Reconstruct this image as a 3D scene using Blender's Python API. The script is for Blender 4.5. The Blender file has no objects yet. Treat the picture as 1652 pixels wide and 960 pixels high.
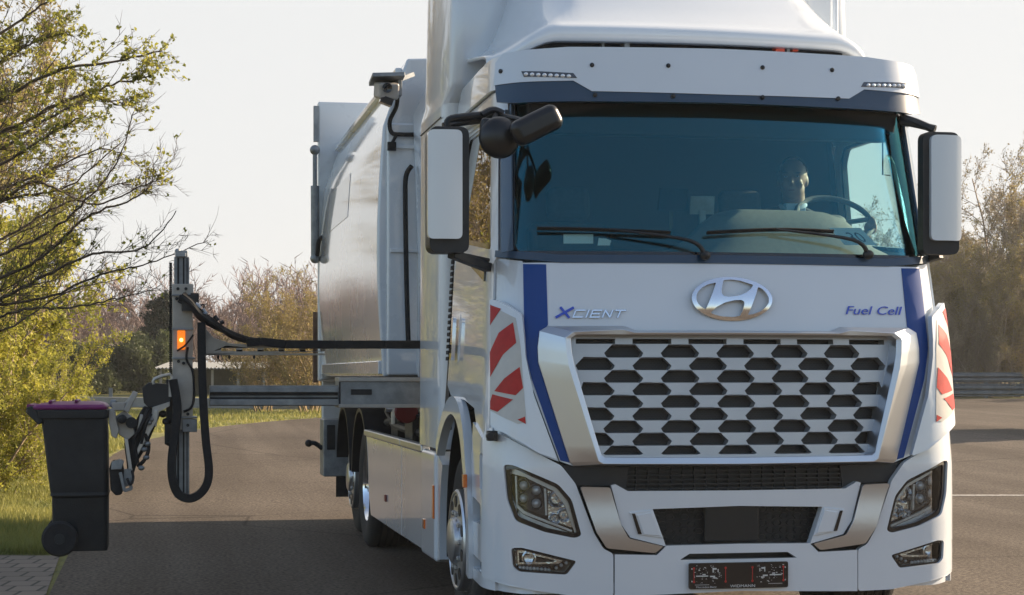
import bpy, bmesh, math, random
import numpy as np
from mathutils import Vector, Matrix, noise
from mathutils.geometry import tessellate_polygon
random.seed(7)
sc = bpy.context.scene
COL = sc.collection
PI = math.pi
R_ = math.radians

# ------------------------------------------------------------------ camera
CX, CY, CZ = -2.8574, -8.9648, 1.42
FW = (.1864, .9825); RT = (.9825, -.1864); FOC = 3000.0      # forward / right axes, focal length for a 1652 px wide picture
cam = bpy.data.cameras.new('camera'); camo = bpy.data.objects.new('camera', cam); COL.objects.link(camo)
camo.location = (CX, CY, CZ); camo.rotation_euler = (PI/2, 0, -math.atan2(.1864, .9825))
cam.sensor_width = 36.0; cam.lens = 36.0*FOC/1652; cam.shift_y = (604-480)/1652
cam.clip_start = .1; cam.clip_end = 6000
sc.camera = camo

# ------------------------------------------------------------------ light
SUN_AZ = math.atan2(.97, .24)       # clockwise from +y: sun on the right, a little behind the truck
SUN_EL = R_(24)
w = bpy.data.worlds.new('World'); sc.world = w; w.use_nodes = True
nt = w.node_tree; nt.nodes.clear()
sky = nt.nodes.new('ShaderNodeTexSky'); sky.sky_type = 'NISHITA'; sky.sun_disc = False
sky.sun_elevation = SUN_EL; sky.sun_rotation = SUN_AZ
sky.air_density = 1.0; sky.dust_density = 2.0; sky.ozone_density = 1.0; sky.altitude = 50
hs = nt.nodes.new('ShaderNodeHueSaturation'); hs.inputs['Saturation'].default_value = 1.1
bg = nt.nodes.new('ShaderNodeBackground'); bg.inputs['Strength'].default_value = .10
wo = nt.nodes.new('ShaderNodeOutputWorld')
nt.links.new(sky.outputs[0], hs.inputs['Color']); veil = nt.nodes.new('ShaderNodeMix'); veil.data_type = 'RGBA'; veil.inputs[7].default_value = (3.85, 3.86, 3.84, 1)   # thin high cloud over the clear sky, thick ahead and towards the sun, thinning out behind
tcw = nt.nodes.new('ShaderNodeTexCoord'); dp = nt.nodes.new('ShaderNodeVectorMath'); dp.operation = 'DOT_PRODUCT'; dp.inputs[1].default_value = (.45, .89, .0)
cn = nt.nodes.new('ShaderNodeTexNoise'); cn.inputs['Scale'].default_value = 2.2; cn.inputs['Detail'].default_value = 5
ad = nt.nodes.new('ShaderNodeMath'); ad.operation = 'MULTIPLY_ADD'; ad.inputs[1].default_value = .35
vr = nt.nodes.new('ShaderNodeMapRange'); vr.inputs[1].default_value = .0; vr.inputs[2].default_value = .95; vr.inputs[3].default_value = .12; vr.inputs[4].default_value = .96; vr.interpolation_type = 'SMOOTHSTEP'
nt.links.new(tcw.outputs['Generated'], dp.inputs[0]); nt.links.new(tcw.outputs['Generated'], cn.inputs['Vector']); nt.links.new(cn.outputs[0], ad.inputs[0]); nt.links.new(dp.outputs['Value'], ad.inputs[2])
nt.links.new(ad.outputs[0], vr.inputs[0]); nt.links.new(vr.outputs[0], veil.inputs[0])
nt.links.new(hs.outputs[0], veil.inputs[6]); nt.links.new(veil.outputs[2], bg.inputs[0]); nt.links.new(bg.outputs[0], wo.inputs[0])
sun = bpy.data.lights.new('sun', 'SUN'); suno = bpy.data.objects.new('sun', sun); COL.objects.link(suno)
sun.energy = 5.0; sun.angle = R_(.6); sun.color = (1, .80, .58)
sd = Vector((math.sin(SUN_AZ)*math.cos(SUN_EL), math.cos(SUN_AZ)*math.cos(SUN_EL), math.sin(SUN_EL)))
suno.rotation_euler = (-sd).to_track_quat('-Z', 'Y').to_euler(); suno.location = sd*60
sc.view_settings.view_transform = 'Standard'; sc.view_settings.look = 'None'
sc.view_settings.exposure = 1.17; sc.view_settings.gamma = 1
sc.cycles.use_denoising = True
sc.cycles.max_bounces = 8; sc.cycles.transparent_max_bounces = 16
sc.cycles.caustics_reflective = False; sc.cycles.caustics_refractive = False

# ------------------------------------------------------------------ materials
MATS = {}
def mat(name, col=(.5, .5, .5), rough=.5, metal=0, coat=0, noise_amt=0, nscale=8, bump=0, bscale=40, col2=None, emit=None, estr=0, spec=.5, coat_rough=.03, detail=6):
    m = bpy.data.materials.new(name); m.use_nodes = True; n = m.node_tree; b = n.nodes['Principled BSDF']
    b.inputs['Base Color'].default_value = (*col, 1); b.inputs['Roughness'].default_value = rough
    b.inputs['Metallic'].default_value = metal; b.inputs['Coat Weight'].default_value = coat
    b.inputs['Coat Roughness'].default_value = coat_rough; b.inputs['Specular IOR Level'].default_value = spec
    tc = n.nodes.new('ShaderNodeTexCoord')
    if noise_amt or col2:
        t = n.nodes.new('ShaderNodeTexNoise'); t.inputs['Scale'].default_value = nscale; t.inputs['Detail'].default_value = detail
        t.inputs['Roughness'].default_value = .65
        n.links.new(tc.outputs['Object'], t.inputs['Vector'])
        r = n.nodes.new('ShaderNodeValToRGB'); c2 = col2 if col2 else tuple(c*(1-noise_amt) for c in col)
        r.color_ramp.elements[0].position = .35; r.color_ramp.elements[1].position = .68
        r.color_ramp.elements[0].color = (*c2, 1); r.color_ramp.elements[1].color = (*col, 1)
        n.links.new(t.outputs[0], r.inputs[0]); n.links.new(r.outputs[0], b.inputs['Base Color'])
        mr = n.nodes.new('ShaderNodeMapRange'); mr.inputs[3].default_value = min(1, rough*1.25+.02); mr.inputs[4].default_value = rough*.85
        n.links.new(t.outputs[0], mr.inputs[0]); n.links.new(mr.outputs[0], b.inputs['Roughness'])
    if bump:
        t2 = n.nodes.new('ShaderNodeTexNoise'); t2.inputs['Scale'].default_value = bscale; t2.inputs['Detail'].default_value = 3
        n.links.new(tc.outputs['Object'], t2.inputs['Vector'])
        bp = n.nodes.new('ShaderNodeBump'); bp.inputs['Strength'].default_value = bump; bp.inputs['Distance'].default_value = .01
        n.links.new(t2.outputs[0], bp.inputs['Height']); n.links.new(bp.outputs[0], b.inputs['Normal'])
    if emit: b.inputs['Emission Color'].default_value = (*emit, 1); b.inputs['Emission Strength'].default_value = estr
    MATS[name] = m; return m
mat('white_paint', (.66, .70, .74), .32, coat=1, noise_amt=.05, nscale=1.3)
mat('body_white', (.66, .70, .74), .25, coat=1, noise_amt=.06, nscale=.9, coat_rough=.06)
mat('blue_paint', (.002, .05, .24), .5, coat=.12, coat_rough=.2, spec=.3)
mat('pillar_blue', (.06, .11, .17), .3, coat=.8)
mat('navy_trim', (.012, .042, .085), .38, coat=.4)
mat('silver_paint', (.60, .625, .66), .30, metal=.95, noise_amt=.05, nscale=2)
mat('grille_silver', (.46, .48, .51), .36, metal=.6, coat=.3, noise_amt=.05, nscale=3)
mat('chrome', (.85, .87, .9), .07, metal=1)
mat('brushed', (.45, .46, .47), .33, metal=.9, noise_amt=.3, nscale=12)
mat('galvanised', (.33, .35, .36), .48, metal=.7, col2=(.2, .21, .22), nscale=7)
mat('aluminium_beige', (.44, .41, .37), .42, metal=.25, noise_amt=.25, nscale=9)
mat('mirror_black', (.006, .008, .011), .3, noise_amt=.2, nscale=20)
mat('black_plastic', (.009, .011, .014), .42, noise_amt=.3, nscale=20, bump=.12, bscale=300)
mat('gloss_black', (.006, .007, .009), .12, coat=.6)
mat('rubber', (.013, .013, .014), .75, noise_amt=.4, nscale=15, bump=.2, bscale=90)
mat('tread_rubber', (.02, .019, .018), .85, col2=(.035, .031, .027), nscale=6, bump=.3, bscale=60)
mat('dark_metal', (.03, .032, .035), .5, metal=.5, noise_amt=.4, nscale=14)
mat('chassis', (.035, .04, .05), .55, noise_amt=.4, nscale=7)
mat('red_film', (.50, .018, .012), .45, coat=.1, spec=.3, noise_amt=.2, nscale=28)
mat('pale_film', (.52, .5, .46), .35, coat=.5, noise_amt=.1, nscale=18)
mat('amber', (.75, .16, .015), .2, coat=1)
mat('amber_lit', (.8, .2, .01), .3, emit=(1, .22, .01), estr=.35)
mat('amber_bulb', (.9, .5, .1), .3, emit=(1, .5, .12), estr=2.5)
mat('red_plastic', (.16, .01, .012), .5, coat=.2)
mat('lens_clear', (.8, .82, .84), .12, metal=.35, coat=1, bump=.4, bscale=70)
mat('reflector', (.75, .76, .78), .1, metal=1, bump=.25, bscale=55)
mat('lamp_dark', (.10, .105, .115), .2, metal=.6)
mat('orange_red', (.75, .07, .02), .4, coat=.3)
mat('dash', (.10, .105, .11), .7, noise_amt=.15, nscale=30)
mat('dash_top', (.13, .13, .125), .75, noise_amt=.15, nscale=30)
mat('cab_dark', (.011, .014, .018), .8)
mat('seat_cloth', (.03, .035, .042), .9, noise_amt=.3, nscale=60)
mat('paper', (.93, .95, .93), .7)
mat('ink', (.02, .03, .06), .6)
mat('text_blue', (.01, .05, .5), .3, coat=1)
mat('white_print', (.6, .6, .58), .5)
mat('red_print', (.5, .02, .015), .4)
mat('skin', (.30, .175, .125), .5, noise_amt=.08, nscale=20)
mat('shirt', (.38, .5, .65), .8, noise_amt=.1, nscale=30)
mat('jacket', (.02, .025, .035), .8)
mat('hair', (.07, .06, .052), .75, noise_amt=.3, nscale=50)
mat('bin_plastic', (.016, .018, .02), .55, noise_amt=.35, nscale=9, bump=.2, bscale=120)
mat('bin_lid', (.2, .018, .13), .4, noise_amt=.15, nscale=6, bump=.08, bscale=60)
mat('dirty_white', (.35, .34, .31), .6, col2=(.2, .18, .15), nscale=6)
mat('banner_grey', (.56, .60, .64), .3, coat=.8)
mat('rust', (.2, .12, .075), .8, col2=(.1, .06, .04), nscale=8)
mat('bark', (.15, .115, .085), .9, col2=(.08, .062, .048), nscale=14, bump=.5, bscale=30)
mat('twig', (.36, .285, .21), .9, col2=(.24, .185, .135), nscale=3)
mat('twig_purple', (.27, .19, .165), .9, col2=(.19, .135, .12), nscale=.6)
mat('twig_gold', (.36, .27, .14), .9, col2=(.22, .16, .09), nscale=1)
mat('concrete', (.36, .35, .33), .85, col2=(.24, .235, .22), nscale=2, bump=.2, bscale=20)
mat('rail_steel', (.17, .20, .22), .5, metal=.4, col2=(.11, .13, .145), nscale=3)
mat('roof_sheet', (.20, .205, .20), .4, metal=.3, noise_amt=.2, nscale=2)
mat('shed_wall', (.12, .13, .11), .8, noise_amt=.4, nscale=1.5)
mat('line_paint', (.42, .4, .36), .8, col2=(.14, .125, .11), nscale=22)
def leaf_mat(name, c1, c2, scale=1.2, trans=.35):
    m = bpy.data.materials.new(name); m.use_nodes = True; n = m.node_tree; b = n.nodes['Principled BSDF']
    b.inputs['Roughness'].default_value = .6; b.inputs['Specular IOR Level'].default_value = .25
    tc = n.nodes.new('ShaderNodeTexCoord'); t = n.nodes.new('ShaderNodeTexNoise'); t.inputs['Scale'].default_value = scale; t.inputs['Detail'].default_value = 5
    r = n.nodes.new('ShaderNodeValToRGB'); r.color_ramp.elements[0].position = .38; r.color_ramp.elements[1].position = .62
    r.color_ramp.elements[0].color = (*c2, 1); r.color_ramp.elements[1].color = (*c1, 1)
    n.links.new(tc.outputs['Object'], t.inputs['Vector']); n.links.new(t.outputs[0], r.inputs[0]); n.links.new(r.outputs[0], b.inputs['Base Color'])
    tr = n.nodes.new('ShaderNodeBsdfTranslucent'); n.links.new(r.outputs[0], tr.inputs[0])
    mx = n.nodes.new('ShaderNodeMixShader'); mx.inputs[0].default_value = trans
    n.links.new(b.outputs[0], mx.inputs[1]); n.links.new(tr.outputs[0], mx.inputs[2])
    n.links.new(mx.outputs[0], n.nodes['Material Output'].inputs[0]); MATS[name] = m
leaf_mat('bud_leaf', (.46, .43, .07), (.27, .28, .05), 2.5, .4)
leaf_mat('gold_leaf', (.42, .34, .11), (.26, .21, .08), 1.2)
leaf_mat('dark_needle', (.03, .05, .028), (.015, .028, .018), 1.5, .1)
leaf_mat('green_leaf', (.12, .14, .06), (.065, .08, .04), .8)
leaf_mat('dry_leaf', (.44, .37, .22), (.30, .25, .14), .8, .3)
leaf_mat('grass_blade', (.36, .33, .09), (.19, .21, .06), .7)
def glass_mat(name, tint, refl=(1, 1, 1), boost=1.0):
    m = bpy.data.materials.new(name); m.use_nodes = True; n = m.node_tree; n.nodes.clear()
    o = n.nodes.new('ShaderNodeOutputMaterial'); t = n.nodes.new('ShaderNodeBsdfTransparent'); t.inputs[0].default_value = (*tint, 1)
    g = n.nodes.new('ShaderNodeBsdfGlossy'); g.inputs['Roughness'].default_value = .0; g.inputs[0].default_value = (*refl, 1)
    f = n.nodes.new('ShaderNodeFresnel'); f.inputs[0].default_value = 1.52
    k = n.nodes.new('ShaderNodeMath'); k.operation = 'MULTIPLY'; k.inputs[1].default_value = boost; k.use_clamp = True
    mx = n.nodes.new('ShaderNodeMixShader'); n.links.new(f.outputs[0], k.inputs[0]); n.links.new(k.outputs[0], mx.inputs[0])
    n.links.new(t.outputs[0], mx.inputs[1]); n.links.new(g.outputs[0], mx.inputs[2]); n.links.new(mx.outputs[0], o.inputs[0]); MATS[name] = m
glass_mat('windshield_glass', (.88, .97, .95), (.22, .82, 1), 1.3)
glass_mat('side_glass', (.3, .38, .38), (1, 1, 1), 1.2)
glass_mat('far_glass', (.9, 1, .98), (1, 1, 1), .2)
glass_mat('lamp_glass', (.92, .94, .95), (1, 1, 1), 1.0)
def black_mesh_mat():
    m = mat('black_mesh', (.012, .013, .015), .5); n = m.node_tree; b = n.nodes['Principled BSDF']
    tc = n.nodes.new('ShaderNodeTexCoord'); mp = n.nodes.new('ShaderNodeMapping'); mp.inputs['Rotation'].default_value = (PI/2, 0, 0); mp.inputs['Scale'].default_value = (1, 1, 1)
    v = n.nodes.new('ShaderNodeTexBrick'); v.inputs['Scale'].default_value = 26; v.inputs['Mortar Size'].default_value = .08
    v.inputs['Color1'].default_value = (.003, .003, .003, 1); v.inputs['Color2'].default_value = (.005, .005, .005, 1); v.inputs['Mortar'].default_value = (.016, .017, .019, 1)
    n.links.new(tc.outputs['Object'], mp.inputs[0]); n.links.new(mp.outputs[0], v.inputs[0]); n.links.new(v.outputs[0], b.inputs['Base Color'])
black_mesh_mat()
for q_ in ('body_white', 'white_paint'): MATS[q_].node_tree.nodes['Principled BSDF'].inputs['Coat IOR'].default_value = 1.62
def ground_mats():
    m = mat('asphalt', (.12, .105, .092), .92, spec=.12); n = m.node_tree; b = n.nodes['Principled BSDF']
    tc = n.nodes.new('ShaderNodeTexCoord')
    a = n.nodes.new('ShaderNodeTexNoise'); a.inputs['Scale'].default_value = .22; a.inputs['Detail'].default_value = 5
    g = n.nodes.new('ShaderNodeTexNoise'); g.inputs['Scale'].default_value = 38; g.inputs['Detail'].default_value = 3
    vo = n.nodes.new('ShaderNodeTexVoronoi'); vo.inputs['Scale'].default_value = 90
    for t in (a, g, vo): n.links.new(tc.outputs['Object'], t.inputs['Vector'])
    r1 = n.nodes.new('ShaderNodeValToRGB'); r1.color_ramp.elements[0].position = .32; r1.color_ramp.elements[1].position = .7
    r1.color_ramp.elements[0].color = (.09, .075, .062, 1); r1.color_ramp.elements[1].color = (.128, .108, .089, 1)
    r2 = n.nodes.new('ShaderNodeValToRGB'); r2.color_ramp.elements[0].position = .3; r2.color_ramp.elements[1].position = .72
    r2.color_ramp.elements[0].color = (.42, .42, .43, 1); r2.color_ramp.elements[1].color = (1.62, 1.6, 1.55, 1)
    mx = n.nodes.new('ShaderNodeMix'); mx.data_type = 'RGBA'; mx.blend_type = 'MULTIPLY'; mx.inputs[0].default_value = 1
    n.links.new(a.outputs[0], r1.inputs[0]); n.links.new(g.outputs[0], r2.inputs[0]); n.links.new(r1.outputs[0], mx.inputs[6]); n.links.new(r2.outputs[0], mx.inputs[7])
    mp = n.nodes.new('ShaderNodeMapping'); mp.inputs['Rotation'].default_value = (0, 0, R_(12)); mp.inputs['Scale'].default_value = (1.3, .07, 1); tk = n.nodes.new('ShaderNodeTexNoise'); tk.inputs['Scale'].default_value = 1.0; tk.inputs['Detail'].default_value = 6
    n.links.new(tc.outputs['Object'], mp.inputs[0]); n.links.new(mp.outputs[0], tk.inputs['Vector']); r3 = n.nodes.new('ShaderNodeValToRGB'); r3.color_ramp.elements[0].position = .4; r3.color_ramp.elements[1].position = .6
    r3.color_ramp.elements[0].color = (.80, .79, .78, 1); r3.color_ramp.elements[1].color = (1.08, 1.08, 1.08, 1); n.links.new(tk.outputs[0], r3.inputs[0])
    vc = n.nodes.new('ShaderNodeTexVoronoi'); vc.feature = 'DISTANCE_TO_EDGE'; vc.inputs['Scale'].default_value = .16; n.links.new(tc.outputs['Object'], vc.inputs['Vector']); rc_ = n.nodes.new('ShaderNodeValToRGB'); rc_.color_ramp.elements[0].position = .0; rc_.color_ramp.elements[1].position = .004; rc_.color_ramp.elements[0].color = (.5, .5, .5, 1); rc_.color_ramp.elements[1].color = (1, 1, 1, 1); n.links.new(vc.outputs[0], rc_.inputs[0])
    m2 = n.nodes.new('ShaderNodeMix'); m2.data_type = 'RGBA'; m2.blend_type = 'MULTIPLY'; m2.inputs[0].default_value = 1; n.links.new(mx.outputs[2], m2.inputs[6]); n.links.new(r3.outputs[0], m2.inputs[7])
    m3 = n.nodes.new('ShaderNodeMix'); m3.data_type = 'RGBA'; m3.blend_type = 'MULTIPLY'; m3.inputs[0].default_value = 1; n.links.new(m2.outputs[2], m3.inputs[6]); n.links.new(rc_.outputs[0], m3.inputs[7])
    n.links.new(m3.outputs[2], b.inputs['Base Color'])
    bp = n.nodes.new('ShaderNodeBump'); bp.inputs['Strength'].default_value = .6; bp.inputs['Distance'].default_value = .006
    n.links.new(vo.outputs[0], bp.inputs['Height']); n.links.new(bp.outputs[0], b.inputs['Normal'])
    m = mat('grass_ground', (.2, .18, .05), .95); n = m.node_tree; b = n.nodes['Principled BSDF']
    tc = n.nodes.new('ShaderNodeTexCoord'); a = n.nodes.new('ShaderNodeTexNoise'); a.inputs['Scale'].default_value = .9; a.inputs['Detail'].default_value = 9; a.inputs['Roughness'].default_value = .7
    n.links.new(tc.outputs['Object'], a.inputs['Vector']); r = n.nodes.new('ShaderNodeValToRGB')
    r.color_ramp.elements[0].position = .36; r.color_ramp.elements[1].position = .62
    r.color_ramp.elements[0].color = (.075, .085, .025, 1); r.color_ramp.elements[1].color = (.24, .22, .055, 1)
    e = r.color_ramp.elements.new(.72); e.color = (.26, .22, .11, 1)
    n.links.new(a.outputs[0], r.inputs[0]); n.links.new(r.outputs[0], b.inputs['Base Color'])
    bp = n.nodes.new('ShaderNodeBump'); bp.inputs['Strength'].default_value = 1; bp.inputs['Distance'].default_value = .06
    g = n.nodes.new('ShaderNodeTexNoise'); g.inputs['Scale'].default_value = 25; n.links.new(tc.outputs['Object'], g.inputs['Vector'])
    n.links.new(g.outputs[0], bp.inputs['Height']); n.links.new(bp.outputs[0], b.inputs['Normal'])
    m = mat('brick_paving', (.2, .17, .15), .9); n = m.node_tree; b = n.nodes['Principled BSDF']
    tc = n.nodes.new('ShaderNodeTexCoord'); mp = n.nodes.new('ShaderNodeMapping'); mp.inputs['Rotation'].default_value = (0, 0, R_(8))
    v = n.nodes.new('ShaderNodeTexBrick'); v.inputs['Scale'].default_value = 1; v.inputs['Brick Width'].default_value = .2; v.inputs['Row Height'].default_value = .3; v.inputs['Mortar Size'].default_value = .012
    v.inputs['Color1'].default_value = (.21, .17, .135, 1); v.inputs['Color2'].default_value = (.155, .125, .10, 1); v.inputs['Mortar'].default_value = (.05, .045, .035, 1)
    n.links.new(tc.outputs['Object'], mp.inputs[0]); n.links.new(mp.outputs[0], v.inputs[0]); n.links.new(v.outputs[0], b.inputs['Base Color'])
    bp = n.nodes.new('ShaderNodeBump'); bp.inputs['Strength'].default_value = .8; bp.inputs['Distance'].default_value = -.02
    n.links.new(v.outputs[1], bp.inputs['Height']); n.links.new(bp.outputs[0], b.inputs['Normal'])
ground_mats()

# ------------------------------------------------------------------ building helpers: a shape is (verts, faces)
def tag(o, label=None, cat=None, group=None, kind=None):
    if label: o['label'] = label
    if cat: o['category'] = cat
    if group: o['group'] = group
    if kind: o['kind'] = kind
    return o
def empty(name, loc=(0, 0, 0), rz=0):
    o = bpy.data.objects.new(name, None); COL.objects.link(o); o.location = loc; o.rotation_euler = (0, 0, rz); o.empty_display_size = .3
    return o
def join(shapes):
    V = []; Fc = []
    for v, f in shapes:
        k = len(V); V += [tuple(p) for p in v]; Fc += [tuple(i+k for i in q) for q in f]
    return V, Fc
def obj(name, shapes, material, parent=None, bev=0, smooth=35, seg=2, mods=()):
    if isinstance(shapes, tuple): shapes = [shapes]
    V, Fc = join(shapes)
    me = bpy.data.meshes.new(name); me.from_pydata(V, [], Fc); me.validate(); me.update()
    me.materials.append(MATS[material])
    o = bpy.data.objects.new(name, me); COL.objects.link(o)
    if smooth:
        me.polygons.foreach_set('use_smooth', [True]*len(me.polygons)); me.set_sharp_from_angle(angle=R_(smooth))
    if bev:
        b = o.modifiers.new('bevel', 'BEVEL'); b.width = bev; b.segments = seg; b.limit_method = 'ANGLE'; b.angle_limit = R_(40); b.harden_normals = True
    if parent:
        o.parent = parent; o.matrix_parent_inverse = Matrix.Translation(parent.location).inverted() if parent.parent is None else Matrix.Identity(4)
    return o
def objm(name, groups, parent=None, bev=0, smooth=35):
    o = obj(name, join(sum([list(g[0]) for g in groups], [])), groups[0][1], parent, bev, smooth)
    me = o.data; idx = []
    for i, (sh, m) in enumerate(groups):
        if i: me.materials.append(MATS[m])
        for v, f in sh: idx += [i]*len(f)
    if len(idx) == len(me.polygons): me.polygons.foreach_set('material_index', idx)
    else: print('objm mismatch', name)
    return o
def area2(l): return sum(l[i][0]*l[(i+1) % len(l)][1]-l[(i+1) % len(l)][0]*l[i][1] for i in range(len(l)))/2
def plate(loops, M, thick, du=.06, dv=.1, off=0):
    """outline(s) in the 2-D space of the surface M(a,b,w) -> a curved plate of real thickness"""
    if not isinstance(loops[0][0], (tuple, list, Vector)): loops = [loops]
    loops = [[(p[0], p[1]) for p in l] for l in loops]
    bm = bmesh.new(); flat = [p for l in loops for p in l]
    vs = [bm.verts.new((p[0], p[1], 0)) for p in flat]
    for t in tessellate_polygon([[Vector((p[0], p[1], 0)) for p in l] for l in loops]):
        a, b, c = t
        if len({a, b, c}) < 3: continue
        A = (flat[b][0]-flat[a][0])*(flat[c][1]-flat[a][1])-(flat[c][0]-flat[a][0])*(flat[b][1]-flat[a][1])
        if abs(A) < 1e-12: continue
        try: bm.faces.new((vs[a], vs[b], vs[c]) if A > 0 else (vs[a], vs[c], vs[b]))
        except ValueError: pass
    def cut(ax, lo, hi, st):
        k = math.ceil(lo/st)
        while k*st < hi:
            if k*st > lo+1e-4 and k*st < hi-1e-4:
                co = [0, 0, 0]; no = [0, 0, 0]; co[ax] = k*st; no[ax] = 1
                bmesh.ops.bisect_plane(bm, geom=bm.verts[:]+bm.edges[:]+bm.faces[:], dist=1e-5, plane_co=co, plane_no=no)
            k += 1
    xs = [p[0] for p in flat]; ys = [p[1] for p in flat]
    if du: cut(0, min(xs), max(xs), du)
    if dv: cut(1, min(ys), max(ys), dv)
    bm.verts.ensure_lookup_table(); bm.verts.index_update(); n = len(bm.verts)
    V = [tuple(M(v.co.x, v.co.y, off)) for v in bm.verts]+[tuple(M(v.co.x, v.co.y, off-thick)) for v in bm.verts]
    Fc = [tuple(v.index for v in f.verts) for f in bm.faces]
    Fb = [tuple(i+n for i in reversed(f)) for f in Fc]; S_ = []
    for e in bm.edges:
        if len(e.link_faces) == 1:
            l = e.link_loops[0]; a = l.vert.index; b = l.link_loop_next.vert.index
            S_.append((b, a, a+n, b+n))
    bm.free(); return V, Fc+Fb+S_
def box(c, s, rot=None):
    x, y, z = (k/2 for k in s); V = [Vector((i*x, j*y, k*z)) for i in (-1, 1) for j in (-1, 1) for k in (-1, 1)]
    if rot is not None:
        m = rot if isinstance(rot, Matrix) else Matrix.Rotation(rot[2], 3, 'Z') @ Matrix.Rotation(rot[1], 3, 'Y') @ Matrix.Rotation(rot[0], 3, 'X')
        V = [m @ v for v in V]
    V = [tuple(v+Vector(c)) for v in V]
    return V, [(0, 1, 3, 2), (4, 6, 7, 5), (0, 4, 5, 1), (2, 3, 7, 6), (0, 2, 6, 4), (1, 5, 7, 3)]
def box2(x0, x1, y0, y1, z0, z1): return box(((x0+x1)/2, (y0+y1)/2, (z0+z1)/2), (abs(x1-x0), abs(y1-y0), abs(z1-z0)))
def beam(p, q, wd, ht):
    p = Vector(p); q = Vector(q); d = q-p; m = d.to_track_quat('Y', 'Z').to_matrix()
    return box((p+q)/2, (wd, d.length, ht), m)
def tube(pts, r, n=10, sub=4, cap=True):
    P = [Vector(p) for p in pts]; rr = list(r) if isinstance(r, (list, tuple)) else [r]*len(P)
    if sub > 1 and len(P) > 2:
        Q = []; q = []
        for i in range(len(P)-1):
            p0 = P[max(i-1, 0)]; p1 = P[i]; p2 = P[i+1]; p3 = P[min(i+2, len(P)-1)]
            for k in range(sub):
                t = k/sub; Q.append(.5*((2*p1)+(p2-p0)*t+(2*p0-5*p1+4*p2-p3)*t*t+(3*p1-p0-3*p2+p3)*t**3)); q.append(rr[i]*(1-t)+rr[i+1]*t)
        Q.append(P[-1]); q.append(rr[-1]); P = Q; rr = q
    V = []; Fc = []; T = (P[1]-P[0]).normalized(); N = T.orthogonal().normalized()
    for i, p in enumerate(P):
        t = (P[min(i+1, len(P)-1)]-P[max(i-1, 0)])
        t = t.normalized() if t.length > 1e-9 else T
        N = (N-t*N.dot(t)).normalized(); B = t.cross(N)
        for k in range(n):
            a = 2*PI*k/n; V.append(tuple(p+(N*math.cos(a)+B*math.sin(a))*rr[i]))
    for i in range(len(P)-1):
        for k in range(n): Fc.append((i*n+k, i*n+(k+1) % n, (i+1)*n+(k+1) % n, (i+1)*n+k))
    if cap: Fc += [tuple(range(n-1, -1, -1)), tuple(range((len(P)-1)*n, len(P)*n))]
    return V, Fc
def lathe(prof, M, n=48):
    """prof = [(r,h)], M 4x4 takes the local z axis to the turning axis"""
    V = []; Fc = []
    for r, h in prof:
        for k in range(n):
            a = 2*PI*k/n; V.append(tuple(M @ Vector((r*math.cos(a), r*math.sin(a), h))))
    for i in range(len(prof)-1):
        for k in range(n): Fc.append((i*n+k, i*n+(k+1) % n, (i+1)*n+(k+1) % n, (i+1)*n+k))
    return V, Fc
def ell(c, s, rot=None, n=20, m=12):
    V = []; Fc = []; Mx = rot if rot is not None else Matrix.Identity(3)
    for i in range(m+1):
        th = PI*i/m
        for k in range(n):
            a = 2*PI*k/n; V.append(tuple(Vector(c)+Mx @ Vector((s[0]*math.sin(th)*math.cos(a), s[1]*math.sin(th)*math.sin(a), s[2]*math.cos(th)))))
    for i in range(m):
        for k in range(n): Fc.append((i*n+k, (i+1)*n+k, (i+1)*n+(k+1) % n, i*n+(k+1) % n))
    return V, Fc
def loft(secs, cap=True):
    n = len(secs[0]); V = [tuple(p) for s in secs for p in s]; Fc = []
    for i in range(len(secs)-1):
        for k in range(n): Fc.append((i*n+k, i*n+(k+1) % n, (i+1)*n+(k+1) % n, (i+1)*n+k))
    if cap: Fc += [tuple(range(n-1, -1, -1)), tuple(range((len(secs)-1)*n, len(secs)*n))]
    return V, Fc
def fillet(loop, r, n=4):
    out = []; N = len(loop)
    for i in range(N):
        p = Vector(loop[i][:2]); a = Vector(loop[i-1][:2])-p; b = Vector(loop[(i+1) % N][:2])-p
        ri = min(r, a.length*.45, b.length*.45); a = p+a.normalized()*ri; b = p+b.normalized()*ri
        for k in range(n+1):
            t = k/n; q = a*(1-t)**2+p*2*t*(1-t)+b*t*t; out.append((q.x, q.y))
    return out
def circ(c, r, n=20, ry=None): return [(c[0]+r*math.cos(2*PI*k/n), c[1]+(ry or r)*math.sin(2*PI*k/n)) for k in range(n)]
def text_flat(s, size, shear=0, sx=1, align='CENTER'):
    cu = bpy.data.curves.new('txt', 'FONT'); cu.body = s; cu.size = size; cu.shear = shear; cu.align_x = align; cu.resolution_u = 4
    o = bpy.data.objects.new('txt', cu); COL.objects.link(o)
    bpy.context.view_layer.update(); me = bpy.data.meshes.new_from_object(o.evaluated_get(bpy.context.evaluated_depsgraph_get()))
    V = [(v.co.x*sx, v.co.y) for v in me.vertices]; Fc = [tuple(p.vertices) for p in me.polygons]
    bpy.data.objects.remove(o); bpy.data.curves.remove(cu); bpy.data.meshes.remove(me)
    return V, Fc
def solid(flat, M, thick, off=0):
    V2, Fc = flat; n = len(V2); V = [tuple(M(a, b, off)) for a, b in V2]+[tuple(M(a, b, off-thick)) for a, b in V2]
    cnt = {}
    F2 = []
    for f in Fc:
        l = [V2[i] for i in f]
        if area2(l) < 0: f = tuple(reversed(f))
        F2.append(f)
        for i in range(len(f)): cnt[(f[i], f[(i+1) % len(f)])] = 1
    side = [(b, a, a+n, b+n) for (a, b) in cnt if (b, a) not in cnt]
    return V, F2+[tuple(i+n for i in reversed(f)) for f in F2]+side

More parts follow.
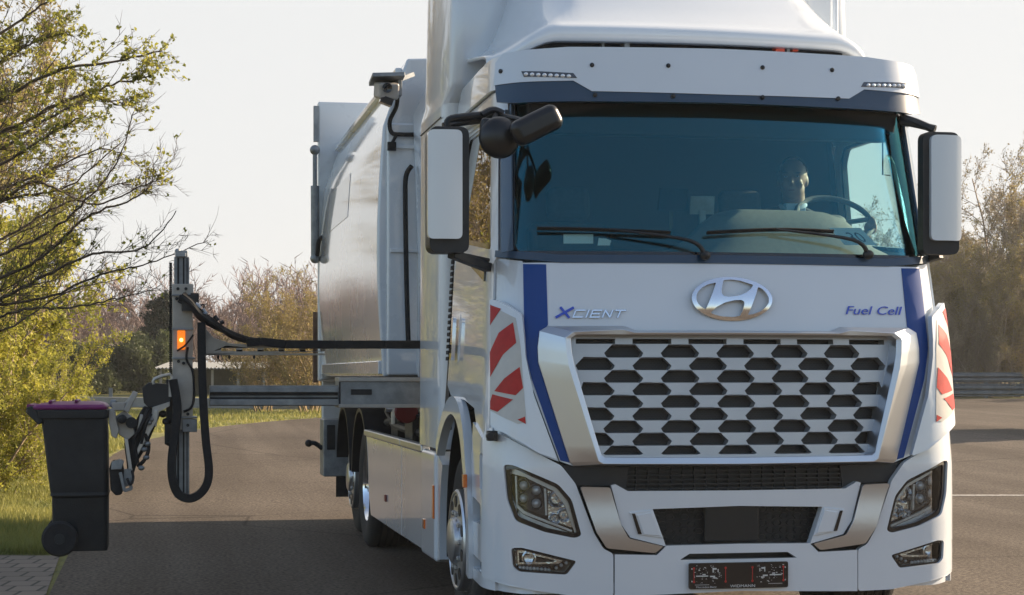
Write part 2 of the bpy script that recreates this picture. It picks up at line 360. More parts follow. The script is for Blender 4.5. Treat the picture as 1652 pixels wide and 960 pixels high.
# a measured point on the photograph -> a point on a plane or surface of the place
def ray(px, py):
    a = (px-826)/FOC; return (FW[0]+a*RT[0], FW[1]+a*RT[1], (604-py)/FOC)
def onY(px, py, y):
    d = ray(px, py); t = (y-CY)/d[1]; return (CX+t*d[0], CZ+t*d[2])
def onX(px, py, x):
    d = ray(px, py); t = (x-CX)/d[0]; return (CY+t*d[1], CZ+t*d[2])
def proj(p):
    dx, dy = p[0]-CX, p[1]-CY; xc = dx*RT[0]+dy*RT[1]; zc = dx*FW[0]+dy*FW[1]
    return (826+FOC*xc/zc, 604-FOC*(p[2]-CZ)/zc)
def atY(px, py, y): x, z = onY(px, py, y); return Vector((x, y, z))
def MY(y0): return lambda a, b, w: Vector((a, y0-w, b))          # plane facing the front of the truck
def MXl(x0): return lambda a, b, w: Vector((x0-w, -a, b))        # plane facing the right side of the truck (a = -y)
def MXr(x0): return lambda a, b, w: Vector((x0+w, a, b))
def MZ(z0): return lambda a, b, w: Vector((a, b, z0+w))

# ------------------------------------------------------------------ cab surface: (u = distance along the plan outline, z, w = outward)
HW = 1.253; RF = 8.0; RC = .26
_sa = (HW-RC)/(RF-RC); _a0 = math.asin(_sa); U1 = RF*_a0; U2 = U1+RC*(PI/2-_a0)
_ex = RF*_sa; _ey = RF*(1-math.cos(_a0)); _cx = _ex-RC*_sa; _cy = _ey+RC*math.cos(_a0)
def outline(u):
    s = 1 if u >= 0 else -1; u = abs(u)
    if u < U1: a = u/RF; p = (RF*math.sin(a), RF*(1-math.cos(a))); n = (math.sin(a), -math.cos(a))
    elif u < U2: a = _a0+(u-U1)/RC; p = (_cx+RC*math.sin(a), _cy-RC*math.cos(a)); n = (math.sin(a), -math.cos(a))
    else: p = (HW, _cy+(u-U2)); n = (1, 0)
    return s*p[0], p[1], s*n[0], n[1]
def interp(z, tab):
    for i in range(len(tab)-1):
        if z < tab[i+1][0] or i == len(tab)-2:
            z0, v0 = tab[i]; z1, v1 = tab[i+1]; return v0+(v1-v0)*(z-z0)/(z1-z0)
def hwz(z): return interp(max(z, .2), [(.2, 1.0), (.95, 1.0), (2.05, .952), (2.85, .90), (3.3, .87)])
def rake(z): return interp(max(z, .2), [(.2, .0), (.95, 0), (1.6, .05), (2.03, .14), (2.85, .33), (3.3, .41)])
def S(u, z, wd=0):
    x, y, nx, ny = outline(u); k = hwz(z); r = rake(z); return Vector((x*k+nx*wd, y+r+ny*wd, z))
def uz(px, py, wd=0, g=None):
    x, z = onY(px, py, .15); u = max(-1.4, min(1.4, x)) if g is None else g[0]; z = z if g is None else g[1]
    best = None
    for it in range(60):
        q = proj(S(u, z, wd)); ex, ey = px-q[0], py-q[1]; e = ex*ex+ey*ey
        if best is None or e < best[0]: best = (e, u, z)
        if e < 1e-4: break
        h = 1e-3; qu = proj(S(u+h, z, wd)); qz = proj(S(u, z+h, wd))
        a, b, c, d = (qu[0]-q[0])/h, (qz[0]-q[0])/h, (qu[1]-q[1])/h, (qz[1]-q[1])/h; D = a*d-b*c
        if abs(D) < 1e-6: u += .02; continue
        du = (ex*d-b*ey)/D; dz = (a*ey-c*ex)/D; m = max(abs(du), abs(dz), 1e-9); k = min(1, .15/m)
        u += du*k; z += dz*k
    if best[0] > 4: print('uz miss', px, py, best)
    return (best[1], best[2])
def UZ(l, wd=0): return [uz(*p, wd) for p in l]
def mir(l): return [(-u, z) for u, z in reversed(l)]
def sym(l, wd=0):
    """left half outline from top centre-line point round to bottom centre-line point -> closed symmetric loop"""
    h = UZ(l, wd); h[0] = (0, h[0][1]); h[-1] = (0, h[-1][1]); return h+[(-u, z) for u, z in reversed(h[1:-1])]

# ================================================================== THE TRUCK
T = empty('garbage_truck', (0, 4.5, 0))
tag(T, 'white side-loading garbage truck with blue stripes, honeycomb grille and red-striped corners', 'garbage truck')
def both(name, loop, thick, material, off=0, bev=.004, du=.05, dv=.08, parent=None):
    a = obj(name, plate(loop, S, thick, du, dv, off), material, parent or T, bev)
    l2 = [mir(l) for l in loop] if isinstance(loop[0], list) else mir(loop)
    b = obj(name, plate(l2, S, thick, du, dv, off), material, parent or T, bev)
    return a, b
def sy(y, z): return (-(U2+(y-rake(z))-_cy), z)          # a point on the cab's right side from its true y

# black structure behind every front panel
obj('front_carrier', plate([(-1.2, .40), (1.2, .40), (1.2, 1.95), (-1.2, 1.95)], S, .03, .08, .2, -.085), 'black_plastic', T)
gr_z = lambda py: uz(1180, py)[1]
# upper white front panel, closed below by the grille frame
zp1 = uz(1180, 426)[1]; zp0 = gr_z(752)
fp = sym([(1180, 425), (843, 424), (838, 480), (846, 590), (903, 744), (925, 752), (1180, 752)])
f_hole = sym([(1180, 538), (916, 540), (968, 743), (1180, 743)])
front = obj('front_panel', plate([fp, f_hole], S, .05, .05, .07, 0), 'white_paint', T, .006)
both('blue_stripe', UZ([(844, 426), (881, 426.5), (884, 524), (868, 545), (870, 590), (921, 747), (904, 743), (858, 612), (846, 560)]), .003, 'blue_paint', .0035, 0)
# seam panel between stripe and door, A-pillar foot
both('corner_panel', UZ([(798, 416), (842, 421), (837, 480), (843, 566), (860, 632), (902, 745), (868, 733), (803, 702), (790, 690)]), .04, 'white_paint', -.012, .006)
# silver grille surround
def ring_shape(loops, ws):
    V = []; Fc = []; n = len(loops[0])
    # resample every loop edge so that the ring follows the curved front
    K = 6; L = []
    for lp in loops:
        q = []
        for i in range(n):
            a, b = lp[i], lp[(i+1) % n]
            for k in range(K): q.append((a[0]+(b[0]-a[0])*k/K, a[1]+(b[1]-a[1])*k/K))
        L.append(q)
    m = n*K
    for q, w_ in zip(L, ws): V += [tuple(S(u, z, w_)) for u, z in q]
    for r in range(len(L)-1):
        for k in range(m): Fc.append((r*m+k, r*m+(k+1) % m, (r+1)*m+(k+1) % m, (r+1)*m+k))
    A = area2(L[0])
    if A < 0: Fc = [tuple(reversed(f)) for f in Fc]
    return V, Fc
gA = [(1180, 533), (1026, 533), (1007, 526), (884, 526), (870, 534), (867, 560), (868, 584), (919, 746), (925, 752), (1180, 752)]
gB = [(1180, 536), (1024, 536), (1005, 531), (925, 535), (912, 545), (914, 568), (918, 592), (966, 744), (974, 749), (1180, 749)]
gC = [(1180, 540), (1024, 540), (1005, 540), (930, 540), (921, 546), (923, 570), (928, 592), (970, 733), (976, 738), (1180, 738)]
surround = obj('grille_surround', ring_shape([sym(gA, 0), sym(gA, .014), sym(gB, .075), sym(gC, .07), sym(gC, -.02)], [-.01, .014, .075, .068, -.03]), 'silver_paint', T, .006, smooth=20, seg=3)
# lattice with tapered hexagonal openings
def lattice():
    bx, rowz = .295, .0628
    z0 = uz(1184, 568)[1]
    holes = []
    for i in range(-1, 9):
        zc = z0-i*rowz
        for k in range(-4, 5):
            xc = k*bx+(bx/2 if i % 2 else 0)
            hw_ = .102; a = .029; b = .026; t = .145
            if i == -1: b = -.004; a = .03
            if i == 8: a = .012
            lim = .868-(z0-zc)*.30
            if xc-hw_ > lim-.088 or xc+hw_ < -lim+.088: continue
            big = [(xc-hw_, zc-.006), (xc-hw_+.014, zc-a), (xc+hw_-.014, zc-a), (xc+hw_, zc-.006), (xc+hw_-.042, zc+b+.012), (xc-hw_+.042, zc+b+.012)]
            sm = [(xc-hw_+.004, zc-.004), (xc-hw_+.016, zc-a+.002), (xc+hw_-.016, zc-a+.002), (xc+hw_-.004, zc-.004), (xc+hw_-.034, zc+b+.002), (xc-hw_+.034, zc+b+.002)]
            if i == -1:
                big = [(xc-hw_, z0+.040), (xc-hw_, z0+.066), (xc+hw_, z0+.066), (xc+hw_, z0+.040)]; sm = [(xc-hw_+.004, z0+.041), (xc-hw_+.004, z0+.062), (xc+hw_-.004, z0+.062), (xc+hw_-.004, z0+.041)]
            big = [(max(-lim, min(lim, p[0])), p[1]) for p in big]; sm = [(max(-lim, min(lim, p[0])), p[1]) for p in sm]
            holes.append((big, sm))
    zt = z0+.095; zb = z0-8*rowz-.035
    outer = [(-1.01, zt), (-.9, zb), (.9, zb), (1.01, zt)][::-1]
    v, f = plate([outer]+[h[0] for h in holes], S, .001, .04, .1, -.004)
    n = len(v)//2; f = [q for q in f if all(i < n for i in q)]; v = v[:n]; shapes = [(v, f)]
    for big, sm in holes:
        m = len(big); A = [S(p[0], p[1], -.004) for p in big]; B = [S(p[0], p[1], -.03) for p in sm]; Cc = [S(p[0], p[1], -.06) for p in sm]
        fs = []
        for r in range(2):
            for k in range(m): fs.append((r*m+k, r*m+(k+1) % m, (r+1)*m+(k+1) % m, (r+1)*m+k))
        shapes.append((A+B+Cc, [tuple(reversed(q)) for q in fs]))
    return shapes
obj('grille_lattice', lattice(), 'grille_silver', T, 0, smooth=25)
obj('grille_mesh', plate([(-1.0, .72), (1.0, .72), (1.02, 1.64), (-1.02, 1.64)], S, .01, .08, .2, -.063), 'black_mesh', T)
# thin louvre ribs of the black mesh in the mouth below the grille
ribs = [plate([(-.66, z), (.62, z), (.62, z+.008), (-.66, z+.008)], S, .02, .1, 0, -.03) for z in np.arange(.80, .95, .022)]
ribs += [plate([(x, .79), (x+.006, .79), (x+.006, .95), (x, .95)], S, .02, 0, 0, -.034) for x in np.arange(-.64, .62, .06)]
obj('intake_mesh', ribs, 'black_plastic', T, 0)
both('intake_cover', UZ([(905, 750), (1014, 754), (1010, 790), (985, 784), (925, 783)], -.03), .03, 'black_plastic', -.025, .004)

# bumper: painted corners, silver brackets, centre
hl = fillet([(814, 749), (829, 750), (900, 781), (922, 806), (938, 864), (927, 868), (878, 858), (832, 840), (819, 805)], 7)
fg = fillet([(826, 884), (842, 883), (930, 905), (914, 927), (838, 922), (828, 914)], 5)
corner = [(784, 693), (815, 703), (868, 732), (905, 751), (928, 780), (958, 860), (973, 885), (989, 893), (989, 962), (930, 962), (860, 952), (812, 942), (780, 930)]
both('bumper_corner', [UZ(fillet(corner, 5)), UZ(hl), UZ(fg)], .035, 'white_paint', .012, .008)
bkt = UZ(fillet([(935, 785), (983, 786), (1000, 845), (1013, 868), (1069, 881), (1056, 892), (978, 884), (961, 858)], 4))
for l_ in (bkt, mir(bkt)): obj('bumper_bracket', plate(l_, lambda u, z, w_: S(u, z, w_+.10*(z-.62)+.012*math.sin((z-.5)*14)), .03, .03, .03, .02), 'silver_paint', T, .006)
cen_o = sym([(1180, 791), (1012, 792), (992, 781), (985, 783), (1001, 845), (1016, 867), (1073, 881), (1059, 895), (991, 894), (991, 962), (1180, 953)])
cen_h = sym([(1180, 816), (1052, 821), (1073, 880), (1180, 877)])
cen_s = UZ([(1085, 903), (1104, 893), (1274, 888), (1290, 897)])
cen_s = [(-(cen_s[2][0]-cen_s[1][0])/2-.03, cen_s[0][1]), (-(cen_s[2][0]-cen_s[1][0])/2+.02, cen_s[1][1]), ((cen_s[2][0]-cen_s[1][0])/2-.02, cen_s[1][1]), ((cen_s[2][0]-cen_s[1][0])/2+.03, cen_s[0][1])]
bump = obj('bumper', plate([cen_o, cen_h, cen_s], S, .05, .05, .08, .015), 'white_paint', T, .008)
for s in (-1, 1):
    l = UZ([(1014, 826), (1050, 822), (1069, 868), (1033, 863)]); d = UZ([(1018, 828), (1023, 828), (1034, 861), (1028, 861)]); e = UZ([(1026, 830), (1050, 826), (1064, 864), (1037, 862)])
    if s > 0: l, d, e = mir(l), mir(d), mir(e)
    v = obj('bumper_vent', plate(l, S, .01, .1, .1, .022), 'white_paint', T, .004)
    obj('vent_slot', plate(d, S, .006, 0, 0, .025), 'gloss_black', v); obj('vent_cover', plate(e, S, .008, 0, 0, .027), 'white_paint', v, .003)
obj('radar_cover', plate([(-.17, .58), (.12, .58), (.12, .76), (-.17, .76)], S, .02, 0, 0, -.02), 'mirror_black', T, .01)
hexes = []
for i in range(6):
    for k in range(12):
        x = -.42+k*.075+(i % 2)*.0375; z = .56+i*.036
        if -.18 < x < .13: continue
        h_ = [(x+.026*math.cos(PI/3*j), z+.017*math.sin(PI/3*j)) for j in range(6)]
        g_ = [(x+.022*math.cos(PI/3*j), z+.0135*math.sin(PI/3*j)) for j in range(6)]
        hexes.append(plate([h_, g_], S, .012, 0, 0, -.03))
obj('bumper_mesh', [h_ for h_ in hexes if h_[0][0][0] < 0], 'black_plastic', T); obj('bumper_mesh', [h_ for h_ in hexes if h_[0][0][0] > 0], 'black_plastic', T)
# lower lip of the bumper
lip = [(-u, z) for u, z in [(0, 0)]]
zb = uz(1180, 953)[1]
obj('bumper_lip', plate([(-U2-.12, zb+.025), (-U2-.12, zb+.09), (-1.0, zb+.05), (1.0, zb+.05), (U2+.12, zb+.09), (U2+.12, zb+.025), (1.1, zb-.004), (-1.1, zb-.004)], S, .05, .06, 0, -.012), 'white_paint', T, .01)

def lamp_unit(s):
    f = (lambda l: l) if s < 0 else mir
    L = lambda l: f(UZ(l))
    h = obj('headlight', plate(L(hl), S, .02, .04, .04, -.055), 'gloss_black', T)
    ring_i = fillet([(823, 757), (832, 757), (898, 787), (917, 810), (930, 858), (925, 861), (880, 851), (836, 833), (826, 803)], 6)
    obj('headlight_frame', plate([L(hl), L(ring_i)], S, .03, .05, .05, -.0), 'gloss_black', h, .003)
    obj('headlight_glass', plate(L(ring_i), S, .003, .04, .04, -.006), 'lamp_glass', h)
    # top trim, lit strip, lower turn-signal strip
    obj('trim', plate(L([(822, 756), (834, 757), (898, 787), (919, 812), (934, 863), (929, 863), (912, 815), (893, 792), (846, 770), (822, 764)]), S, .02, .04, .04, -.02), 'silver_paint', h, .003)
    obj('light_guide', plate(L([(828, 768), (831, 768), (833, 815), (845, 825), (924, 856), (923, 859), (842, 829), (830, 818)]), S, .02, .04, .04, -.022), 'lens_clear', h, .002)
    obj('indicator_strip', plate(L([(830, 822), (842, 831), (922, 861), (880, 854), (836, 837)]), S, .02, .04, .04, -.035), 'lens_clear', h, .002)
    obj('divider', plate(L([(878, 788), (882, 789), (884, 832), (880, 832)]), S, .02, 0, 0, -.024), 'lens_clear', h, .002)
    for px, py, r in ((842, 784, .032), (842, 805, .030), (866, 792, .034), (866, 813, .034)):
        u, z = L([(px, py)])[0]; p = S(u, z, -.045); n = S(u, z, 1)-S(u, z, 0); M = Matrix.Translation(p) @ n.to_track_quat('Z', 'Y').to_matrix().to_4x4()
        b = obj('projector', lathe([(r, -.01), (r, .012), (r*.86, .014), (r*.8, .0)], M, 24), 'reflector', h)
        obj('projector_lens', ell(p, (r*.74, r*.74, r*.74)), 'lens_clear', h)
        obj('bezel', plate([[(u+r*1.12*math.cos(a), z+r*1.12*math.sin(a)) for a in np.linspace(0, 2*PI, 20, endpoint=False)], [(u+r*.98*math.cos(a), z+r*.98*math.sin(a)) for a in np.linspace(0, 2*PI, 20, endpoint=False)]], S, .01, 0, 0, -.026), 'lamp_dark', h)
    obj('facet_reflector', plate(L([(885, 792), (897, 796), (913, 814), (926, 853), (886, 838)]), S, .01, .012, .012, -.05), 'reflector', h)
    obj('facet_reflector', plate(L([(832, 776), (876, 790), (880, 834), (846, 822), (834, 812)]), S, .01, .02, .02, -.053), 'lamp_dark', h)
    for px, py, r in ((899, 805, .046), (911, 832, .034), (896, 838, .028)):
        u, z = L([(px, py)])[0]; p = S(u, z, -.05); n = S(u, z, 1)-S(u, z, 0); M = Matrix.Translation(p) @ n.to_track_quat('Z', 'Y').to_matrix().to_4x4()
        obj('reflector_bowl', lathe([(r, .03), (r*.8, .008), (r*.4, -.006), (r*.12, -.01), (.001, -.01)], M, 10), 'reflector', h, smooth=10)
        obj('bulb', ell(p+n*.0, (.010, .010, .010)), 'lens_clear', h)
    g = obj('fog_light', plate(L(fg), S, .02, .04, .04, -.045), 'gloss_black', T)
    gi = fillet([(831, 887.5), (842, 887), (923, 906.5), (911, 923), (840, 918.5), (832, 912)], 4)
    obj('fog_frame', plate([L(fg), L(gi)], S, .03, .05, .05, 0), 'gloss_black', g, .003)
    obj('fog_glass', plate(L(gi), S, .003, .05, .05, -.006), 'lamp_glass', g)
    obj('fog_trim', plate([L([(832, 888), (842, 888), (909, 905), (903, 910), (833, 911)]), L([(835, 892), (843, 892), (897, 905), (893, 907), (836, 908)])], S, .015, .05, .05, -.02), 'reflector', g, .002)
    u, z = L([(853, 901)])[0]; p = S(u, z, -.03); n = S(u, z, 1)-S(u, z, 0); M = Matrix.Translation(p) @ n.to_track_quat('Z', 'Y').to_matrix().to_4x4()
    obj('fog_lamp', lathe([(.036, -.01), (.036, .014), (.029, .016), (.026, .0), (.012, -.006), (.001, -.006)], M, 24), 'reflector', g)
    dots = []
    for k in range(12):
        t = k/11; px = 838+t*66; py = 916+t*5
        if k > 8: px, py = 890+(k-8)*8, 921-(k-8)*4.2
        u, z = L([(px, py)])[0]; dots.append(ell(S(u, z, -.018), (.010, .010, .010), n=10, m=6))
    obj('led_row', dots, 'lens_clear', g)
    return h
lamp_unit(-1); lamp_unit(1)

# corner air deflector with warning film
dfl = [(790, 482), (812, 489), (842, 507), (848, 575), (862, 640), (899, 741), (868, 731), (845, 716), (812, 698), (791, 688)]
both('corner_deflector', UZ(fillet(dfl, 5), .05), .03, 'white_paint', .05, .008)
both('reflective_film', UZ([(791, 491), (832, 513), (840, 560), (849, 681), (836, 684), (791, 662)], .05), .0015, 'pale_film', .052, 0)
for st in ([(791.5, 492), (808.6, 498), (791.5, 524.7)], [(828, 520), (833, 553), (812, 572), (791.5, 608), (791, 568), (805, 537)],
           [(838.5, 592), (844, 626), (832, 637.6), (798, 631), (814, 610.6)], [(795, 636), (828, 644.5), (803, 664.5), (791.5, 660), (791.5, 647)], [(835, 677), (847, 672), (848.6, 684)]):
    both('red_stripe', UZ(st, .05), .001, 'red_film', .0535, 0, .03, .03)
# small black camera on the corner
p = S(*uz(796, 703, .03), .04); obj('corner_camera', [box(p, (.05, .05, .05)), lathe([(.018, 0), (.018, .03), (.001, .03)], Matrix.Translation(p+Vector((-.02, -.03, 0))) @ Matrix.Rotation(PI/2, 4, 'X'), 16)], 'black_plastic', T, .004)

# emblem: oval ring with slanted letter, cut from one chrome plate (coordinates of the badge itself, 4.13 units to 1/321 m)
def badge():
    k = .00075; c = (418, 218)
    def P_(l): return [((x-c[0])*k*1.0, -(y-c[1])*k) for x, y in l]
    outer = [((292*math.cos(a))*k, (149*math.sin(a))*k) for a in np.linspace(0, 2*PI, 64, endpoint=False)]
    rot = lambda l: [(x*math.cos(-.0)-y*math.sin(-.0), y) for x, y in l]
    L_ = P_([(310, 108), (222, 292), (196, 278), (172, 258), (158, 232), (158, 200), (172, 172), (204, 144), (248, 122)])
    R__ = P_([(614, 135), (526, 328), (570, 320), (620, 302), (660, 272), (684, 240), (684, 205), (668, 174), (644, 150)])
    T_ = P_([(366, 92), (420, 86), (490, 94), (580, 122), (560, 148), (520, 176), (460, 198), (390, 206), (352, 200), (340, 180), (344, 150)])
    B_ = P_([(256, 314), (300, 274), (360, 244), (430, 228), (480, 226), (502, 238), (500, 262), (486, 300), (468, 334), (420, 342), (340, 338), (290, 328)])
    return [outer]+[fillet(l, .006, 2) for l in (L_, R__, T_, B_)]
eu, ez = uz(1181, 482, .02); Mb = lambda a, b, wd: S(eu+a, ez+b, wd-2.2*b*b-.12*a*a)
obj('emblem', plate(badge(), Mb, .018, .014, .014, .034), 'chrome', T, .0055, smooth=60, seg=4)
obj('emblem_back', plate(badge()[0], Mb, .004, .05, .05, .006), 'gloss_black', T, 0) if 0 else None
def letters(name, strokes, material, h0, u0, z0, sc_):
    sh = []
    for st in strokes: sh.append(plate([(u0+x*sc_, z0+y*sc_) for x, y in st], S, .006, .06, 0, .009))
    return obj(name, sh, material, T, .0012)
# lettering, slanted: left word
def stroke(pts, t, slant=.45):
    out = []
    for (x0, y0), (x1, y1) in zip(pts[:-1], pts[1:]):
        dx, dy = x1-x0, y1-y0; L = math.hypot(dx, dy); nx, ny = -dy/L*t/2, dx/L*t/2; ex, ey = dx/L*t*.45, dy/L*t*.45
        q = [(x0+nx-ex, y0+ny-ey), (x0-nx-ex, y0-ny-ey), (x1-nx+ex, y1-ny+ey), (x1+nx+ex, y1+ny+ey)]
        out.append([(x+y*slant, y) for x, y in q])
    return out
xu, xz = uz(893, 511.5); xe = uz(1020, 511)[0]; wl = xe-xu; hx = .044
X_ = stroke([(.015, .0), (.10, .046)], .013, 0)+stroke([(.038, .046), (.078, .0)], .013, 0)
letters('letter_x', X_, 'text_blue', 0, xu, xz, 1)
h = .034; g = .0075; s_ = []
s_ += stroke([(.155, h), (.108, h), (.108, 0), (.155, 0)], g)
s_ += stroke([(.176, h), (.176, 0)], g)
s_ += stroke([(.243, h), (.197, h), (.197, 0), (.243, 0)], g)+stroke([(.197, h/2), (.236, h/2)], g)
s_ += stroke([(.262, 0), (.262, h)], g)+stroke([(.262, h), (.30, 0)], g)+stroke([(.30, 0), (.30, h)], g)
s_ += stroke([(.318, h), (.368, h)], g)+stroke([(.342, h), (.342, 0)], g)
letters('lettering', s_, 'chrome', 0, xu-.008, xz, 1)
v2, f2 = text_flat('Fuel Cell', .062, .3, 1.15, 'LEFT')
fu, fz = uz(1362, 507); fe = uz(1456, 507)[0]; k = (fe-fu)/max(p[0] for p in v2)
obj('lettering', solid(([(p[0]*k, p[1]*1.0) for p in v2], f2), lambda a, b, wd: S(fu+a, fz+b, wd), .004, .0065), 'text_blue', T, 0)

# number plate holder with its print
PT = lambda l: UZ(l, .03)
pl = PT([(1111, 908), (1271, 906), (1271, 947), (1111, 951)]); pu0, pu1 = pl[0][0], pl[1][0]; pz1, pz0 = pl[0][1], pl[3][1]
pz1 = (pl[0][1]+pl[1][1])/2; pz0 = (pl[2][1]+pl[3][1])/2; PW = pu1-pu0; PH = pz1-pz0
plate_o = obj('plate_holder', plate(fillet([(pu0, pz0), (pu1, pz0), (pu1, pz1), (pu0, pz1)], .012), S, .014, .1, 0, .034), 'gloss_black', T, .002)
MP = lambda a, b, wd: S(pu0+a*PW, pz0+b*PH, .034+wd)
rnd = random.Random(3); dots = []
for side in (0, 1):
    for i in range(46):
        a = rnd.uniform(.05, .33); b = rnd.uniform(.2, .92); r = rnd.choice([.003, .004, .006])
        if side: a = 1-a
        w_ = r*rnd.choice([1, 1, 2.2]); q = [(a-w_*.6, b-r*2), (a+w_*.6, b-r*2), (a+w_*.6, b+r*2), (a-w_*.6, b+r*2)]
        dots.append(plate(q, MP, .0006, 0, 0, .0016))
    for q in ((.13, .5, .12, .02), (.15, .56, .03, .02), (.235, .48, .05, .025), (.24, .72, .01, .09), (.29, .7, .01, .06), (.26, .77, .03, .03), (.26, .42, .035, .02)):
        a, b, w_, h_ = q
        if side: a = 1-a
        dots.append(plate([(a-w_/2, b-h_), (a+w_/2, b-h_), (a+w_/2, b+h_), (a-w_/2, b+h_)], MP, .0006, 0, 0, .0017))
dots.append(plate([(.06, .155), (.94, .155), (.94, .168), (.06, .168)], MP, .0006, 0, 0, .0016))
for a, b in ((.03, .78), (.03, .3), (.97, .78), (.97, .3)): dots.append(plate(circ((a, b), .006, 10, .03), MP, .0006, 0, 0, .0016))
obj('holder_print', dots, 'white_print', plate_o, 0)
for a in (.05, .365, .635, .95):
    reds = [plate([(a-.003, .25), (a+.003, .25), (a+.003, .82), (a-.003, .82)], MP, .0006, 0, 0, .002)]
    for b in (.28, .8): reds.append(plate(circ((a, b), .011, 12, .045), MP, .0006, 0, 0, .0024))
    obj('holder_clip', reds, 'red_print', plate_o, 0)
for txt, a, b, sz, ax in (('WIDMANN', .41, .045, .020, .4), ('Mercedes-Benz', .07, .045, .013, .35)):
    v2, f2 = text_flat(txt, sz, 0, 1.3, 'LEFT')
    obj('holder_text', solid(([(a+p[0]/PW, b+p[1]/PH) for p in v2], f2), MP, .0005, .0018), 'white_print', plate_o, 0)

# sun visor above the windscreen (white box above, navy edge below, overhanging)
VW = .10
vz = lambda py, px=1180: uz(px, py, VW)[1]
v_top = vz(90); vm = vz(151); vb = vz(166)
vlu = uz(803, 110, VW)[0]-.03
def vl(l): return UZ(l, VW)
vis_hi = vl([(800, 88), (797, 138), (925, 130), (955, 147), (1180, 153)]); vis_hi[-1] = (0, vis_hi[-1][1])
ztop_c = vz(84)
vis_hi[0] = (vis_hi[1][0], ztop_c-.06)
hi = vis_hi+[(-u, z) for u, z in reversed(vis_hi[:-1])]+[(-vis_hi[1][0]-.04, ztop_c-.015), (.9, ztop_c+.008), (0, ztop_c+.015), (-.9, ztop_c+.008), (vis_hi[1][0]+.04, ztop_c-.015)]
visor = obj('sun_visor', plate(hi, S, .05, .04, .05, VW), 'white_paint', T, .015, seg=3)
lo = vl([(797, 138), (925, 130), (955, 147), (1180, 153), (1180, 166), (930, 163), (830, 166), (800, 165)])
lo[3] = (0, lo[3][1]); lo[4] = (0, lo[4][1])
lo_full = lo[:4]+[(-u, z) for u, z in reversed(lo[:3])]+[(-u, z) for u, z in reversed(lo[5:])]+lo[4:]
obj('visor_edge', plate(lo_full, S, .05, .04, .05, VW-.006), 'navy_trim', visor, .006)
for px, py in ((808, 115), (955, 105), (1078, 106), (1230, 109), (1342, 113), (960, 153), (1086, 155), (1230, 157), (1352, 159)):
    u, z = uz(px, py, VW); n = S(u, z, 1)-S(u, z, 0); obj('visor_bolt', lathe([(.0115, -.004), (.0115, .006), (.006, .009), (.001, .009)], Matrix.Translation(S(u, z, VW)) @ n.to_track_quat('Z', 'Y').to_matrix().to_4x4(), 12), 'black_plastic', visor)
for m_ in (0, 1):
    l = vl([(841, 115), (925, 118), (931, 126), (845, 124)]); l = mir(l) if m_ else l
    a = obj('marker_light', plate(l, S, .01, .04, 0, VW+.004), 'lamp_dark', visor, .002)
    led = []
    for k in range(8):
        u, z = uz(849+k*9.8, 120+k*.45, VW); u = -u if m_ else u; led.append(ell(S(u, z, VW+.004), (.012, .006, .010), n=10, m=6))
    obj('led_row', led, 'lens_clear', a)
# roof side brow pieces and roof cap
roofpts = [S(u, 3.02, .02) for u in np.linspace(-U2-1.45, U2+1.45, 60)]
cap_loop = [(p.x, p.y) for p in roofpts]
def dome(a, b, wd): 
    e = max(0, 1-(abs(a)/1.13)**4)*max(0, min(1, (b-.2)/.35)); return Vector((a*(1-.0*e), b, 3.02+wd+.10*e))
obj('cab_roof', plate(cap_loop, dome, .05, .12, .12, .02), 'white_paint', T, .01)
uv = vis_hi[1][0]+.02
side_hi = [(uv, 2.90), (uv, ztop_c-.01), sy(1.05, ztop_c-.01), sy(1.60, ztop_c-.03), sy(1.70, ztop_c-.12), sy(1.72, 2.90)]
both('roof_side', side_hi, .06, 'white_paint', .035, .03)
both('roof_rail', [(uv, 2.78), (uv, 2.895), sy(1.72, 2.895), sy(1.72, 2.78)], .04, 'white_paint', .012, .01)
both('rain_gutter', [(uv, 2.765), (uv, 2.785), sy(1.6, 2.835), sy(1.6, 2.815)], .03, 'silver_paint', .035, .006)

# windscreen frame, glass
wo_ = sym([(1180, 150), (812, 150), (803, 170), (803, 300), (803, 404), (808, 416), (1180, 424)])
wi_ = sym([(1180, 168), (829, 170), (829, 395), (836, 405), (1180, 407)])
obj('windscreen_frame', plate([wo_, wi_], S, .035, .06, .08, -.006), 'gloss_black', T, .004)
obj('windscreen_sill', plate(sym([(1180, 412), (905, 411), (800, 404), (799, 415), (905, 424), (1180, 425.5)]), S, .02, .06, 0, .004), 'navy_trim', T, .004)
gl = sym([(1180, 160), (826, 164), (826, 398), (834, 408), (1180, 410)])
obj('windscreen', plate(gl, S, .006, .08, .1, -.018), 'windshield_glass', T, 0)
both('pillar_trim', UZ([(810, 166), (826, 168), (827, 404), (810, 408)]), .02, 'pillar_blue', .006, .004)
# A-pillar outer skin and door
def strip(y0, z0, y1, z1): return [sy(y0, z0), sy(y0, z1), sy(y1, z1), sy(y1, z0)]
e1, e2, e3, e4, e5 = uz(803.5, 200), uz(803.5, 408), uz(797, 425), uz(791, 600), uz(789.5, 690)
DT_ = 2.80
both('pillar_panel', [(e2[0]+.03, 1.98), (e2[0]+.03, 2.9), (e1[0]-.03, 2.9), (e2[0]-.04, 1.98)], .03, 'white_paint', -.03, .006)
both('corner_fill', [(e3[0]+.06, 1.98), (e3[0]-.05, 1.98), (e4[0]-.12, 1.28), (e5[0]-.16, 1.0), (e5[0]+.06, 1.0)], .02, 'white_paint', -.03, .004)
both('arch_panel', [(e5[0]+.02, 1.0), (e5[0]+.02, 1.38), (e5[0]-.50, 1.40), (e5[0]-.42, 1.24), (e5[0]-.22, 1.04)], .03, 'white_paint', -.006, .004)
w1, w2 = uz(792, 215), uz(792, 400)
w1 = (w1[0], 2.71); 
